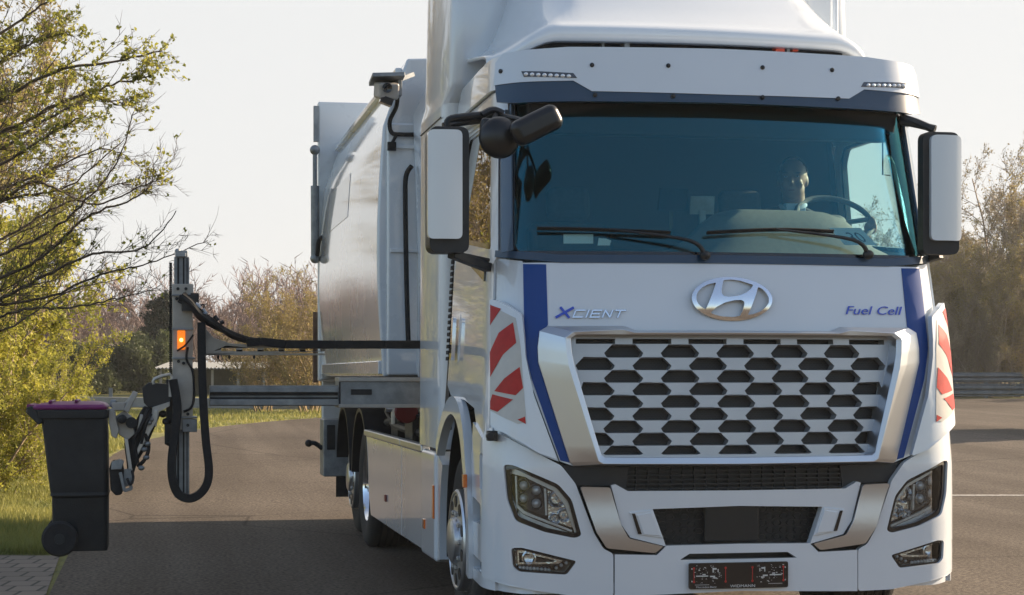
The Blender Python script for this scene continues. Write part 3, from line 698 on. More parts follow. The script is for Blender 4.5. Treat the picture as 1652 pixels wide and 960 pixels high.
door_o = [e5, e4, e3, e2, (e1[0], DT_), sy(.9, 2.83), sy(1.5, 2.83), sy(1.6, 2.72), sy(1.6, 1.36), sy(1.45, 1.30), sy(.95, 1.28), (e5[0]-.12, e5[1]+.06)][::-1]
door_h = fillet([(w2[0], 2.06), w1, sy(.95, 2.76), sy(1.42, 2.76), sy(1.5, 2.68), sy(1.5, 2.17)], .03)
for s in (-1, 1):
    f = (lambda l: l) if s < 0 else mir
    d = obj('door', plate([f(door_o), f(door_h)], S, .035, .08, .1, 0), 'white_paint', T, .006)
    wf = fillet([(w2[0]-.02, 2.09), (w1[0]-.02, 2.69), sy(.96, 2.74), sy(1.4, 2.74), sy(1.47, 2.66), sy(1.47, 2.19)], .03)
    obj('window_frame', plate([f(door_h), f(wf)], S, .03, .1, .1, -.004), 'gloss_black', d, .003)
    obj('door_window', plate(f(door_h), S, .005, .1, .1, -.012), 'side_glass' if s < 0 else 'far_glass', d)
    hd = [sy(1.30, 1.50), sy(1.30, 1.74), sy(1.36, 1.74), sy(1.36, 1.50)]
    obj('door_handle', plate(f(fillet(hd, .025)), S, .02, 0, .05, .035), 'chrome', d, .008)
    obj('handle_recess', plate(f(fillet([sy(1.24, 1.48), sy(1.24, 1.76), sy(1.42, 1.76), sy(1.42, 1.48)], .04)), S, .002, 0, 0, .002), 'white_paint', d, 0)
    tr = [sy(.50, 1.90), sy(.50, 2.0), sy(1.25, 2.10), sy(1.25, 2.07)]
    obj('window_trim', plate(f(tr), S, .012, .1, 0, .01), 'gloss_black', d, .003)
both('rear_pillar', strip(1.61, 1.1, 1.74, 3.0), .03, 'black_plastic', -.01, .004)
bel = [plate([sy(1.62, z), sy(1.62, z+.022), sy(1.70, z+.022), sy(1.70, z)], S, .02, 0, 0, .004) for z in np.arange(1.5, 2.1, .035)]
obj('cab_bellows', bel, 'rubber', T, .003)
# wheel-arch trim, step side panel below the door, on both sides
def arch_pts(y0, z0, ry, rz_, a0, a1, n): return [sy(y0+ry*math.cos(t), z0+rz_*math.sin(t)) for t in np.linspace(a0, a1, n)]
AY, AZ = 1.22, .50
arch = arch_pts(AY, AZ, .68, .80, R_(190), R_(40), 26)+arch_pts(AY, AZ, .60, .70, R_(40), R_(190), 26)
both('wheel_arch', arch, .05, 'white_paint', .03, .012)
inner = [(U2-.02, 0)]
for s in (-1, 1):
    V = []; Fc = []; n = 24
    for i in range(n+1):
        t = R_(-12+i*(205/n)); y = AY+.62*math.cos(t); z = AZ+.72*math.sin(t)
        V += [(s*1.2, y, z), (s*.75, y, z)]
    for i in range(n): Fc.append((2*i, 2*i+1, 2*i+3, 2*i+2))
    obj('arch_liner', (V, Fc), 'black_plastic', T)
stp = [sy(.0, 1.06), sy(.62, 1.17), sy(.60, .95), sy(.57, .75), sy(.54, .36), sy(.0, .34)]
stp[0] = (-(U2-.16), 1.06); stp[-1] = (-(U2-.16), .34)
holes = [fillet([sy(.32, .66), sy(.32, .76), sy(.56, .79), sy(.56, .66)], .01), fillet([sy(.28, .41), sy(.28, .47), sy(.54, .49), sy(.54, .42)], .01), fillet([sy(.24, .84), sy(.26, 1.02), sy(.36, 1.02), sy(.34, .84)], .02)]
for s in (-1, 1):
    f = (lambda l: l) if s < 0 else mir
    pn = obj('step_panel', plate([f(stp)]+[f(h_) for h_ in holes], S, .04, .05, .08, .006), 'white_paint', T, .008)
    obj('step_tread', [plate(f([sy(.25, .35), sy(.25, .8), sy(.6, .8), sy(.6, .35)]), S, .01, .1, 0, -.06)], 'black_plastic', pn)
    obj('grab_recess', plate(f([sy(.2, .82), sy(.22, 1.05), sy(.4, 1.05), sy(.38, .82)]), S, .01, .1, 0, -.04), 'white_paint', pn)
    y_, z_ = .66, .74
    obj('side_marker', plate(f([sy(.58, .83), sy(.58, .90), sy(.63, .90), sy(.63, .83)]), S, .02, 0, 0, .05), 'amber', pn, .004)

# wipers
for pts, px0 in (([(866, 369), (960, 371), (1081, 376)], (1137, 412)), ([(1140, 376), (1250, 371), (1344, 374)], (1400, 411))):
    bl = [S(*uz(*p, .02), .02) for p in pts]
    a0 = S(*uz(*px0, .03), .035); am = S(*uz(px0[0]-28, px0[1]-24, .04), .06); mid = S(*uz((pts[0][0]+pts[2][0])/2+10, pts[1][1]-1, .04), .045)
    wp = obj('wiper', tube([a0, am, mid], [.014, .0095, .005], 8, 6), 'black_plastic', T)
    obj('wiper_blade', [tube(bl, .0085, 6, 6), tube([p+Vector((0, -.012, .006)) for p in bl], .005, 6, 6)], 'rubber', wp)
    obj('wiper_pivot', ell(a0, (.03, .02, .025)), 'black_plastic', wp)

# mirrors
def rounded_box(c, s, b): return box(c, s)
def mirror_big(pxl, pxr, pyt, pyb, y, face_l, face_r, depth, arm_pts, arm_low):
    x0, z1 = onY(pxl, pyt, y); x1, z0 = onY(pxr, pyb, y)
    lp = fillet([(x0, z0), (x1, z0), (x1, z1), (x0, z1)], .045, 5)
    m = obj('side_mirror', plate(lp, MY(y), depth, 0, 0), 'black_plastic', T, .02, seg=3)
    fx0, fz1 = onY(face_l, pyt+6, y-.006); fx1, fz0 = onY(face_r, pyb-22, y-.006)
    obj('mirror_cover', plate(fillet([(fx0, fz0), (fx1, fz0), (fx1, fz1), (fx0, fz1)], .03, 5), lambda a, b, w_: Vector((a, y-w_+.03*((a-(x0+x1)/2)/(x1-x0)*2)**2*.6, b)), .04, .02, 0, .034), 'white_paint', m, .008)
    obj('mirror_glass', plate(fillet([(x0+.02, z0+.03), (x1-.02, z0+.03), (x1-.02, z1-.03), (x0+.02, z1-.03)], .03), lambda a, b, w_: Vector((a, y+depth+.002-w_, b)), .004), 'chrome', m)
    obj('mirror_arm', [tube(a, .02, 10, 5) for a in arm_pts], 'black_plastic', m)
    obj('mirror_bracket', arm_low, 'black_plastic', m, .006)
    return m

mirror_big(693, 757, 203, 408, .12, 690, 745, .15,
           [[atY(722, 203, .2), atY(728, 192, .2), atY(775, 186, .22), atY(800, 184, .3)], [atY(715, 204, .2), atY(740, 198, .22), atY(800, 190, .32)]],
           [beam(atY(728, 409, .2), atY(788, 432, .40), .05, .045), beam(atY(730, 408, .2), atY(786, 420, .40), .04, .02)])
mirror_big(1489, 1548, 212, 411, .18, 1500, 1550, .07,
           [[atY(1455, 196, .36), atY(1480, 201, .3), atY(1509, 208, .24)], [atY(1456, 190, .36), atY(1478, 197, .3), atY(1508, 210, .24)]],
           [beam(atY(1482, 420, .38), atY(1518, 410, .28), .05, .05)])
# wide-angle and front mirrors on the right front corner
f = atY(865, 202, -.02)
rot = Matrix.Rotation(R_(25), 3, 'Y').inverted()
fm = obj('front_mirror', [box(f, (.265, .10, .132), Matrix.Rotation(R_(-27), 3, 'Y'))], 'mirror_black', T, .045, seg=4)
obj('mirror_stalk', [tube([f+Vector((-.05, .02, .02)), atY(826, 190, .1), atY(802, 186, .24)], .014, 8, 5), tube([atY(800, 184, .2), atY(796, 200, .12), atY(806, 215, .12)], .014, 8, 5), tube([atY(778, 186, .2), atY(795, 178, .2), atY(812, 184, .2)], .02, 8, 5)], 'black_plastic', fm)
b_ = atY(806, 222, .08)
wm = obj('wide_mirror', [ell(b_, (.105, .06, .105)), box(b_+Vector((-.01, .02, .05)), (.17, .06, .08), Matrix.Rotation(R_(8), 3, 'Y'))], 'mirror_black', T, .02)
obj('wide_mirror_glass', ell(b_+Vector((0, .03, 0)), (.10, .055, .09)), 'lamp_dark', wm)

# ------------------------------------------------------------------ roof deflector and side fairings
def sstep(a, b, x): t = max(0, min(1, (x-a)/(b-a))); return t*t*(3-2*t)
def defl():
    xs = np.linspace(-1.12, 1.12, 57); V = []; Fc = []
    prof = [(.05, .0), (.012, .008), (0, .03), (.0, .06), (.02, .085), (.06, .105), (.12, .122), (.25, .15), (.45, .19), (.7, .235), (1.0, .28), (1.5, .32), (1.9, .33)]
    for x in xs:
        e = sstep(.78, 1.1, abs(x)); y0 = .60+.10*x*x+.22*sstep(.9, 1.12, abs(x)); zb_ = 3.185-.10*e
        D = 1-sstep(.62, 1.0, abs(x))
        for dy, dz in prof:
            V.append((x, y0+dy, zb_+dz*(1-.35*e)+D*max(0, dy-.1)*.62+D*max(0, dy-.55)*.25))
    m = len(prof)
    for i in range(len(xs)-1):
        for k in range(m-1): Fc.append((i*m+k, (i+1)*m+k, (i+1)*m+k+1, i*m+k+1))
    return V, Fc
dfo = obj('roof_deflector', defl(), 'white_paint', T, .0, smooth=80)
sm_ = dfo.modifiers.new('shell', 'SOLIDIFY'); sm_.thickness = .02; sm_.offset = -1
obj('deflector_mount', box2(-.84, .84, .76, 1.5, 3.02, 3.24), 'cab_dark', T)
obj('gap_lamp', [box(atY(1256, 78, .70), (.055, .06, .05)), box(atY(1281, 79, .71), (.035, .05, .035))], 'orange_red', T, .006)
obj('gap_bracket', [box(atY(1269, 79, .705), (.02, .06, .05)), box(atY(1010, 73, .70), (.03, .05, .05)), box(atY(972, 72, .72), (.015, .04, .05))], 'galvanised', T, .004)
ap = atY(1346, 48, 1.3); obj('roof_pole', tube([ap+Vector((0, 0, -.25)), ap+Vector((0, 0, .7))], .023, 10, 1), 'white_paint', T)
for s in (-1, 1):
    # plan profile of the fairing swept in height: side plate, rounded front corner and an inward face
    secs = []
    for z in (.98, 1.3, 1.9, 2.5, 2.98, 3.0, 3.08, 3.12, 3.6, 4.1):
        inx = interp(z, [(.98, 1.17), (2.0, 1.14), (2.3, 1.02), (3.0, .9), (4.1, .8)]); fy = interp(z, [(.98, 1.78), (2.2, 1.80), (3.0, 1.72), (3.08, 1.60), (3.12, 1.58), (4.1, 1.62)])
        ox = interp(z, [(.98, 1.25), (3.0, 1.24), (3.05, 1.215), (4.1, 1.19)])
        r = .09; pr = [(s*ox, 2.62), (s*ox, fy+r), (s*(ox-.012), fy+.04), (s*(ox-.04), fy+.008), (s*(ox-r), fy), (s*inx, fy+.05), (s*inx, fy+.09), (s*(ox-r), fy+.04), (s*(ox-.04), fy+.10), (s*(ox-.04), 2.62)]
        secs.append([(x, y, z) for x, y in (pr if s > 0 else pr)])
    sh = loft(secs)
    if s > 0: sh = (sh[0], [tuple(reversed(q)) for q in sh[1]])
    fr = obj('side_fairing', [(sh[0], [tuple(reversed(q)) for q in sh[1]])], 'white_paint', T, .004, smooth=50)
    obj('fairing_seam', box((s*1.243, 2.2, 2.92), (.006, .86, .006)), 'black_plastic', fr)
    lw = obj('fairing_foot', [box2(s*1.12, s*1.25, 1.98, 2.56, .30, .96)], 'white_paint', T, .03, seg=3)
    obj('reflector_strip', box((s*1.252, 2.02, .66), (.01, .05, .2)), 'amber', lw, .003)
    obj('side_marker', box((s*1.252, 2.40, .50), (.014, .07, .06)), 'amber', lw, .004)
    # mudguard flange in front of it, behind the front wheel
    obj('mudguard', [plate([(-(AY+.66*math.cos(t)), AZ+.70*math.sin(t)) for t in np.linspace(R_(-14), R_(34), 12)]+[(-1.99, .96), (-1.99, .31)], (lambda a, b, w_: Vector((-1.235-w_, -a, b))) if s < 0 else (lambda a, b, w_: Vector((1.235+w_, -a, b))), .28)], 'white_paint', T, .012)

# ------------------------------------------------------------------ skirts, chassis, wheels
sk0, sk1 = 2.56, 5.62
for s in (-1, 1):
    for i, (a, b) in enumerate(((2.575, 3.62), (3.63, 5.72))):
        M = (lambda p, q, w_: Vector((-1.235-w_-.0, -p, q))) if s < 0 else (lambda p, q, w_: Vector((1.235+w_, -p, q)))
        lp = [(-b, .32+.0), (-a, .32), (-a, .93), (-b, .93)] if i == 0 else [(-5.5, .32), (-a, .32), (-a, .93), (-5.9, .93), (-5.75, .72), (-5.62, .45)]
        k_ = obj('side_skirt', plate(lp, M, .03, .2, .1), 'body_white', T, .008)
        obj('skirt_rail', box((s*1.22, (a+(b if i == 0 else 5.88))/2, .955), (.06, (b if i == 0 else 5.88)-a-.01, .05)), 'silver_paint', k_, .012)
        if i == 0: pass
        else: obj('side_marker', box((s*1.24, 4.5, .52), (.014, .08, .05)), 'red_plastic', k_, .004)
    obj('skirt_back', box2(s*1.0, s*1.19, 2.6, 5.3, .35, .85), 'chassis', T)
ch = [box2(-.46, -.38, .8, 9.4, .78, 1.05), box2(.38, .46, .8, 9.4, .78, 1.05)]+[box2(-.4, .4, y, y+.1, .82, 1.0) for y in (1.8, 3.0, 4.2, 5.4, 7.1, 8.8)]
obj('chassis_frame', ch, 'chassis', T, .008)
obj('underbody', [box2(-1.0, 1.0, .35, 1.9, .95, 1.15), box2(-.9, .9, 2.0, 2.6, .7, 1.2)], 'chassis', T, .02)
obj('underbody_sun_block', [box2(.15, 1.12, 2.7, 5.5, .42, 1.36), box2(.2, 1.0, 5.5, 9.3, .62, 1.36), box2(-.3, .9, 8.4, 9.4, .35, 1.3), box2(.1, 1.0, 1.95, 2.7, .35, 1.2)], 'chassis', T, .02)  # filler boxes added under the far side to stop sunlight passing beneath the truck
obj('hydrogen_tank', [lathe([(.01, 0), (.16, .03), (.2, .12), (.2, 1.3), (.16, 1.4), (.01, 1.42)], Matrix.Translation((x, 3.3, z)) @ Matrix.Rotation(-PI/2, 4, 'X'), 28) for x, z in ((-.75, .72), (-.25, .72))], 'dark_metal', T)
pipes = []
rr = random.Random(5)
for k in range(9):
    x = -1.12+rr.random()*.3; z = 1.0+rr.random()*.16
    pipes.append(tube([(x, 2.8, z), (x+rr.uniform(-.1, .1), 3.6, z+rr.uniform(-.05, .05)), (x+rr.uniform(-.1, .1), 4.8, z+rr.uniform(-.05, .05)), (x, 5.9, z)], rr.choice([.012, .018, .03]), 8, 4))
pipes += [box2(-1.15, -.5, 3.7, 4.1, .95, 1.16), box2(-1.1, -.5, 4.9, 5.3, .92, 1.12)]
obj('chassis_lines', pipes, 'dark_metal', T, .0)
obj('valve_pipe', [tube([atY(636, 684, 3.9), atY(636, 664, 3.9), atY(636, 658, 3.9)], .022, 8, 1), tube([atY(622, 660, 3.9), atY(650, 660, 3.9)], .018, 8, 1)], 'brushed', T)
obj('red_disc', lathe([(.08, 0), (.08, .02), (.07, .03), (.001, .03)], Matrix.Translation(atY(655, 664, 3.55)) @ Matrix.Rotation(PI/2, 4, 'X'), 24), 'red_plastic', T)

def wheel(x, y, s, front=False, dual=False, wz=.5):
    R0 = .5; wd = .30
    M = Matrix.Translation((x, y, wz)) @ Matrix.Rotation(s*PI/2, 4, 'Y')      # local +z points outward
    prof = [(.29, .0), (.31, .012), (.40, .03), (.455, .02), (.487, .0), (.497, -.025)]
    for k in range(5):
        h_ = -.025-k*.05; prof += [(.5, h_-.004), (.5, h_-.036), (.487, h_-.038), (.487, h_-.046)]
    prof += [(.497, -.275), (.487, -.3), (.455, -.32), (.31, -.312), (.29, -.3)]
    if dual: prof = prof[:-1]+[(.31, -.34)]+[(r, h_-.36) for r, h_ in prof]
    t = obj('wheel', lathe(prof, M, 64), 'tread_rubber', T, 0, smooth=40)
    if dual: rim = [(.292, .0), (.285, .008), (.275, -.01), (.265, -.09), (.262, -.14), (.22, -.165), (.12, -.17), (.115, -.12), (.09, -.10), (.001, -.10)]
    else: rim = [(.292, -.0), (.288, .012), (.282, .012), (.282, .055), (.272, .066), (.262, .066), (.255, .06), (.13, .066), (.125, .09), (.105, .10), (.001, .102)]
    zf = .063 if not dual else -.155
    hs_ = []; nuts = []
    for k in range(10):
        a = 2*PI*k/10; M2 = M @ Matrix.Translation((.215*math.cos(a), .215*math.sin(a), zf)); hs_.append(lathe([(.001, .004), (.033, .004), (.033, -.01)], M2, 14))
        a += PI/10; nuts.append(lathe([(.015, -.01), (.015, .012), (.01, .018), (.001, .018)], M @ Matrix.Translation((.155*math.cos(a), .155*math.sin(a), zf)), 6))
    objm('rim', [([lathe(rim, M, 64)], 'chrome' if dual else 'silver_paint'), (hs_, 'black_plastic'), (nuts, 'brushed')], t, 0, smooth=30)
    return t
for s in (-1, 1):
    wheel(s*1.175, AY+.02, s, True)
    wheel(s*1.17, 6.32, s, dual=True)
    wheel(s*1.10, 7.72, s)
obj('axle', [tube([(-1.0, y, .5), (1.0, y, .5)], .09, 12, 1) for y in (AY+.02, 6.32, 7.72)], 'chassis', T)
for s in (-1, 1):
    for y0 in (6.32, 7.72):
        V = []; Fc = []; n = 18; a0, a1 = (R_(8), R_(172))
        for i in range(n+1):
            t = a0+(a1-a0)*i/n
            for (x, r) in ((1.24, .60), (1.24, .63), (.62, .63), (.62, .60)): V.append((s*x, y0+r*math.cos(t), .5+r*1.02*math.sin(t)))
        for i in range(n):
            for k in range(4): Fc.append((4*i+k, 4*i+(k+1) % 4, 4*i+4+(k+1) % 4, 4*i+4+k))
        obj('rear_mudguard', (V, Fc), 'black_plastic', T, 0)
# grey control box and its stub behind the wheels, mud flap
x0, z1 = onY(519, 676, 8.5); x1, z0 = onY(546, 767, 8.5)
tb = obj('control_box', box2(x0, x1+.1, 8.3, 8.7, z0, z1), 'galvanised', T, .01)
obj('box_lid', box2(x0+.03, x1-.05, 8.285, 8.298, z1-.28, z1-.05), 'dark_metal', tb, .004)
obj('box_stub', [tube([atY(520, 724, 8.45), atY(508, 715, 8.45), atY(498, 715, 8.45)], .022, 8, 3), ell(atY(498, 715, 8.45), (.035, .03, .035))], 'dark_metal', tb)
for s in (-1, 1): obj('mud_flap', box2(s*.85, s*1.24, 8.34, 8.36, .28, .95), 'rubber', T)

# ------------------------------------------------------------------ refuse body
BX = 1.262; BY0, BY1 = 4.46, 9.45; ZB, ZS, ZT = 1.40, 3.22, 3.72; CHX = 1.085
def bulge(z): return .045*math.sin(PI*max(0, min(1, (z-ZB)/(ZS-ZB))))
def body_sec(y, sh=0):
    h = [(-BX-bulge(z_), z_) for z_ in np.linspace(ZB, ZS, 9)]+[(-CHX, ZT), (-.5, ZT+.03)]
    return [(x*(1-sh), y, z) for x, z in h]+[(-x*(1-sh), y, z) for x, z in reversed(h)]
body = obj('refuse_body', loft([body_sec(y) for y in np.linspace(BY0, BY1, 8)]), 'body_white', T, .02, smooth=30, seg=3)
obj('body_sill', box((-BX-.012, (BY0+BY1)/2, ZB+.07), (.035, BY1-BY0-.1, .10)), 'body_white', body, .008)
# front bulkhead frame standing a little proud
obj('bulkhead', [box2(-BX+.02, BX-.02, BY0-.06, BY0-.005, ZB+.01, ZS+.02)], 'body_white', T, .02)
obj('bulkhead_rib', [box2(-1.22, 1.22, BY0-.085, BY0-.062, z, z+.03) for z in (2.3, 3.05)]+[box2(x, x+.04, BY0-.09, BY0-.062, ZB, ZS) for x in (-1.02, -.4, .4)], 'body_white', body, .006)
obj('roof_rail_bar', [beam((s*(CHX+.05), BY0+.1, ZT-.08), (s*(CHX+.05), BY1-.1, ZT-.08), .05, .05) for s in (-1, 1)], 'body_white', body, .01)
# hopper between cab and body
hop = [[(x, y, z) for x, z in ((-1.0, 1.5), (-1.06, zt_-.35), (-.9, zt_), (.9, zt_), (1.06, zt_-.35), (1.0, 1.5))] for y, zt_ in ((3.35, 3.0), (3.7, 3.35), (BY0-.1, 3.65))]
obj('hopper', loft(hop), 'body_white', T, .03)
# banner on the body side with unreadable grey print
MS = lambda a, b, w_: Vector((-BX-bulge(b)-w_, -a, b))
bn = obj('side_banner', plate([(-8.6, 2.75), (-6.7, 2.75), (-6.7, 3.12), (-8.6, 3.12)], MS, .002, .3, .05, .003), 'banner_grey', body)
bl_ = []
rr = random.Random(9)
for r_ in range(3):
    a = -8.5
    while a < -6.9:
        w_ = rr.uniform(.05, .14); bl_.append(plate([(a, 2.8+r_*.1), (a+w_, 2.8+r_*.1), (a+w_, 2.86+r_*.1), (a, 2.86+r_*.1)], MS, .001, 0, 0, .0045)); a += w_+.03
# tailgate: tall pale frame plate at the rear, wider and higher than the body
tx, tz = onY(512, 165, 9.55)
tail = obj('tailgate', [box2(tx, -tx, 9.47, 9.6, 1.35, tz)], 'body_white', T, .02)
obj('tailgate_hopper', loft([[(x, y, z) for x, z in ((tx+.05, zb_), (tx+.05, zt_), (-tx-.05, zt_), (-tx-.05, zb_))] for y, zb_, zt_ in ((9.6, .9, tz-.1), (9.68, .85, 3.6), (9.74, 1.1, 2.8))]), 'body_white', tail, .02)
obj('gusset', [plate([onY(519, 400, 9.4), onY(536, 420, 9.4), onY(553, 560, 9.4), onY(557, 605, 9.4), onY(519, 612, 9.4)][::-1], MY(9.4), .06), ], 'body_white', tail, .01)
obj('gusset_bolt', [lathe([(.03, 0), (.03, .03), (.001, .03)], Matrix.Translation(atY(px, py, 9.33)) @ Matrix.Rotation(PI/2, 4, 'X'), 12) for px, py in ((548, 596), (549, 560))], 'dark_metal', tail)
cy = obj('hydraulic_cylinder', [tube([atY(508.5, 415, 9.40), atY(508, 300, 9.40)], .042, 12, 1), tube([atY(508, 300, 9.40), atY(508, 244, 9.40)], .022, 10, 1)], 'galvanised', T)
obj('cylinder_eye', [ell(atY(508, 242, 9.4), (.05, .05, .05)), ell(atY(508.5, 417, 9.4), (.05, .05, .05)), box(atY(510, 200, 9.42), (.05, .06, .35))], 'galvanised', cy)
obj('hose_loop', [tube([atY(512, 412, 9.33), atY(515, 388, 9.25), atY(523, 384, 9.2), atY(526, 402, 9.25), atY(521, 414, 9.33)], .022, 8, 5), tube([atY(530, 414, 9.33), atY(534, 400, 9.3), atY(538, 386, 9.33)], .02, 8, 4)], 'rubber', T)
obj('rear_marker_post', [box2(onY(505, 500, 9.7)[0], onY(512.5, 500, 9.7)[0], 9.66, 9.74, onY(505, 617, 9.7)[1], onY(505, 503, 9.7)[1])]+[box(atY(517, py, 9.68), (.06, .06, .07)) for py in (520, 556, 598)], 'rust', T, .006)
# work-light camera on its bracket
k0 = atY(624, 140, 4.2)
cb = obj('work_camera', [box(k0+Vector((0, 0, .055)), (.23, .26, .03), (R_(-6), R_(-3), 0)), box(k0+Vector((.09, .05, -.0)), (.03, .18, .13))], 'galvanised', T, .004)
obj('camera_housing', [box(k0+Vector((-.005, -.02, -.03)), (.15, .16, .12), (R_(12), 0, R_(10)))], 'aluminium_beige', cb, .02)
obj('camera_lens', [lathe([(.035, 0), (.035, .03), (.02, .02), (.001, .02)], Matrix.Translation(k0+Vector((-.01, -.09, -.02))) @ Matrix.Rotation(PI/2+.2, 4, 'X'), 18), box(k0+Vector((-.01, -.05, -.11)), (.09, .09, .05), (0, R_(20), 0))], 'gloss_black', cb, .003)
obj('camera_cable', [tube([atY(641, 140, 4.25), atY(640, 170, 4.3), atY(629, 195, 4.35), atY(632, 214, 4.36), atY(648, 217, 4.36), atY(668, 217, 4.36)], .016, 8, 5), tube([atY(640, 217, 4.36), atY(632, 232, 4.36)], .012, 8, 2), box(atY(632, 236, 4.36), (.06, .04, .06)), tube([atY(664, 268, 4.3), atY(655, 285, 4.34), atY(654, 330, 4.34), atY(656, 460, 4.34), atY(659, 560, 4.34)], .018, 8, 4)], 'rubber', T)
obj('bracket_arm', [beam(atY(634, 132, 4.2), atY(665, 120, 4.3), .05, .03)], 'galvanised', cb)

# ------------------------------------------------------------------ cab interior
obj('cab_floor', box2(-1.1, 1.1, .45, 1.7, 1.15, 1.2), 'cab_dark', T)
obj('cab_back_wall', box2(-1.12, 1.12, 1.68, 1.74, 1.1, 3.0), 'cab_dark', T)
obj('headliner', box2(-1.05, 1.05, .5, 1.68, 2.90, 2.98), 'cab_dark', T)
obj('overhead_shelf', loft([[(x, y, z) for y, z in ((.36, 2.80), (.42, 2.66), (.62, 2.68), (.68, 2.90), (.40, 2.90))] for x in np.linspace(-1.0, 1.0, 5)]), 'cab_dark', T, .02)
ds = []
for x in np.linspace(-1.08, 1.08, 25):
    hmp = .235*math.exp(-((x-.44)/.50)**6)+.05; k_ = .07*x*x+.10
    ds.append([(x, y+k_, z) for y, z in ((.19, 1.62), (.20, 1.985), (.30, 2.01+hmp*.15), (.42, 2.02+hmp*.65), (.52, 2.03+hmp*.95), (.60, 2.03+hmp), (.66, 1.99+hmp*.8), (.68, 1.62))])
dash = obj('dashboard', loft(ds), 'dash_top', T, 0, smooth=50)
for sx_ in (-.55, .48):
    st = obj('seat', [box((sx_, 1.18, 1.62), (.5, .5, .16)), box((sx_, 1.42, 1.98), (.48, .14, .62), (R_(-8), 0, 0)), box((sx_, 1.48, 2.40), (.26, .10, .2), (R_(-8), 0, 0)), box((sx_, 1.2, 1.38), (.3, .3, .34))], 'seat_cloth', T, .05, seg=3)
# steering wheel on its column
wc = atY(1346, 353, .98); Mw = Matrix.Translation(wc) @ Matrix.Rotation(R_(38), 4, 'X'); rg = [(wc if 0 else Mw @ Vector((.215*math.cos(a), .215*math.sin(a), 0))) for a in np.linspace(0, 2*PI, 37)]
sw = obj('steering_wheel', [tube(rg, .016, 10, 1, False), tube([Mw @ Vector((-.2, 0, 0)), Mw @ Vector((0, 0, -.03)), Mw @ Vector((.2, 0, 0))], .014, 8, 4), tube([Mw @ Vector((0, -.2, 0)), Mw @ Vector((0, 0, -.03))], .016, 8, 1), ell(Mw @ Vector((0, 0, -.02)), (.07, .07, .04))], 'dash', T)
obj('steering_column', tube([Mw @ Vector((0, 0, -.03)), Mw @ Vector((0, .1, -.35))], .04, 10, 1), 'cab_dark', sw)
mi = obj('mirror_bar', [tube([atY(1424, 222, .56), atY(1424, 282, .56), atY(1436, 283, .56)], .004, 6, 1)], 'black_plastic', T)

# ------------------------------------------------------------------ the side lifting arm (on the truck, right behind the cab)
YB = 2.9
def bY(l, y=YB, th=.08): return plate([onY(px, py, y) for px, py in l], MY(y), th, 0, 0)
def rectY(x0, y0, x1, y1, y=YB, th=.08): return bY([(x0, y1), (x1, y1), (x1, y0), (x0, y0)], y, th)
xr = 900
sl = obj('arm_sleeve', [rectY(547, 613, 760, 656, YB-.06, .26)], 'galvanised', T, .006)
obj('sleeve_edge', [rectY(547, 609, 760, 615.5, YB-.075, .29), rectY(547, 652, 760, 658, YB-.07, .28)], 'aluminium_beige', sl, .004)
obj('sleeve_plate', [rectY(547, 616, 549.5, 652, YB-.066, .02), rectY(566, 628, 600, 637, YB-.067, .02)], 'dark_metal', sl, .003)
rl = obj('slide_rail', [rectY(338, 624, 560, 633, YB-.02, .14), rectY(338, 644, 560, 654, YB-.02, .14), rectY(338, 622, 560, 655, YB+.02, .10)], 'galvanised', T, .003)
obj('rail_groove', [rectY(339, 633.5, 560, 638, YB+.008, .01), rectY(339, 641, 560, 643.5, YB+.004, .01)], 'dark_metal', rl)
slots = []
for k in range(5): slots.append([(357+k*34, 566.5), (381+k*34, 566.5), (381+k*34, 561.5), (357+k*34, 561.5)])
ca = plate([[onY(*p, YB+.02) for p in l] for l in ([(332, 573), (524, 567), (526, 556), (405, 556), (372, 554), (345, 545), (332, 530)], *slots)], MY(YB+.02), .012, 0, 0)
cb_ = obj('cable_tray', [ca, rectY(332, 570, 525, 573, YB+.02, .07)], 'aluminium_beige', T, .002)
obj('tray_bolt', [ell(atY(px, 576, YB+.03), (.008, .008, .012)) for px in (352, 370, 410)], 'dark_metal', cb_)
ch_ = []
pts = [(398, 553), (420, 551), (460, 555.5), (540, 556), (620, 556), (760, 556)]
for (a, b) in zip(pts[:-1], pts[1:]): ch_.append(beam(atY(*a, YB+.0), atY(*b, YB+.0), .09, .052))
obj('cable_chain', ch_, 'rubber', T, .004)
# mast
ms = obj('lift_mast', [rectY(281, 414, 305.5, 803, YB-.0, .11), rectY(283, 404, 303, 416, YB-.0, .10)], 'galvanised', T, .006)
obj('mast_groove', [rectY(286, 416, 289, 800, YB-.008, .02), rectY(295, 416, 297.5, 800, YB-.008, .02), rectY(301, 416, 302.5, 800, YB-.006, .02)], 'dark_metal', ms)
obj('mast_head', [rectY(283, 408, 300, 414, YB-.03, .16), ell(atY(287, 405, YB+.03), (.02, .03, .016)), ell(atY(298, 407, YB+.03), (.02, .03, .012)), lathe([(.03, -.03), (.03, .03)], Matrix.Translation(atY(279, 428, YB+.05)) @ Matrix.Rotation(PI/2, 4, 'X'), 16)], 'galvanised', ms, .004)
obj('mast_chain', [box(atY(275.3, 425+i*3.0, YB+.04), (.018, .03, .0095)) for i in range(60)]+[rectY(274.6, 425, 276, 604, YB+.045, .01)], 'rubber', ms)
cr = obj('mast_carriage', [rectY(277.5, 458, 312, 476, YB-.05, .2), rectY(278.5, 476, 311, 531, YB-.04, .18), rectY(278.5, 531, 311, 694, YB-.045, .19)], 'aluminium_beige', ms, .006)
for q_ in ((277, 474.5, 313, 477.5), (277.5, 528.5, 312.5, 532), (277.5, 576, 314.5, 579.5), (280, 672, 318, 675), (294, 676.5, 318, 697)): obj('carriage_band', rectY(*q_, YB-.06, .21), 'galvanised', ms, .003)
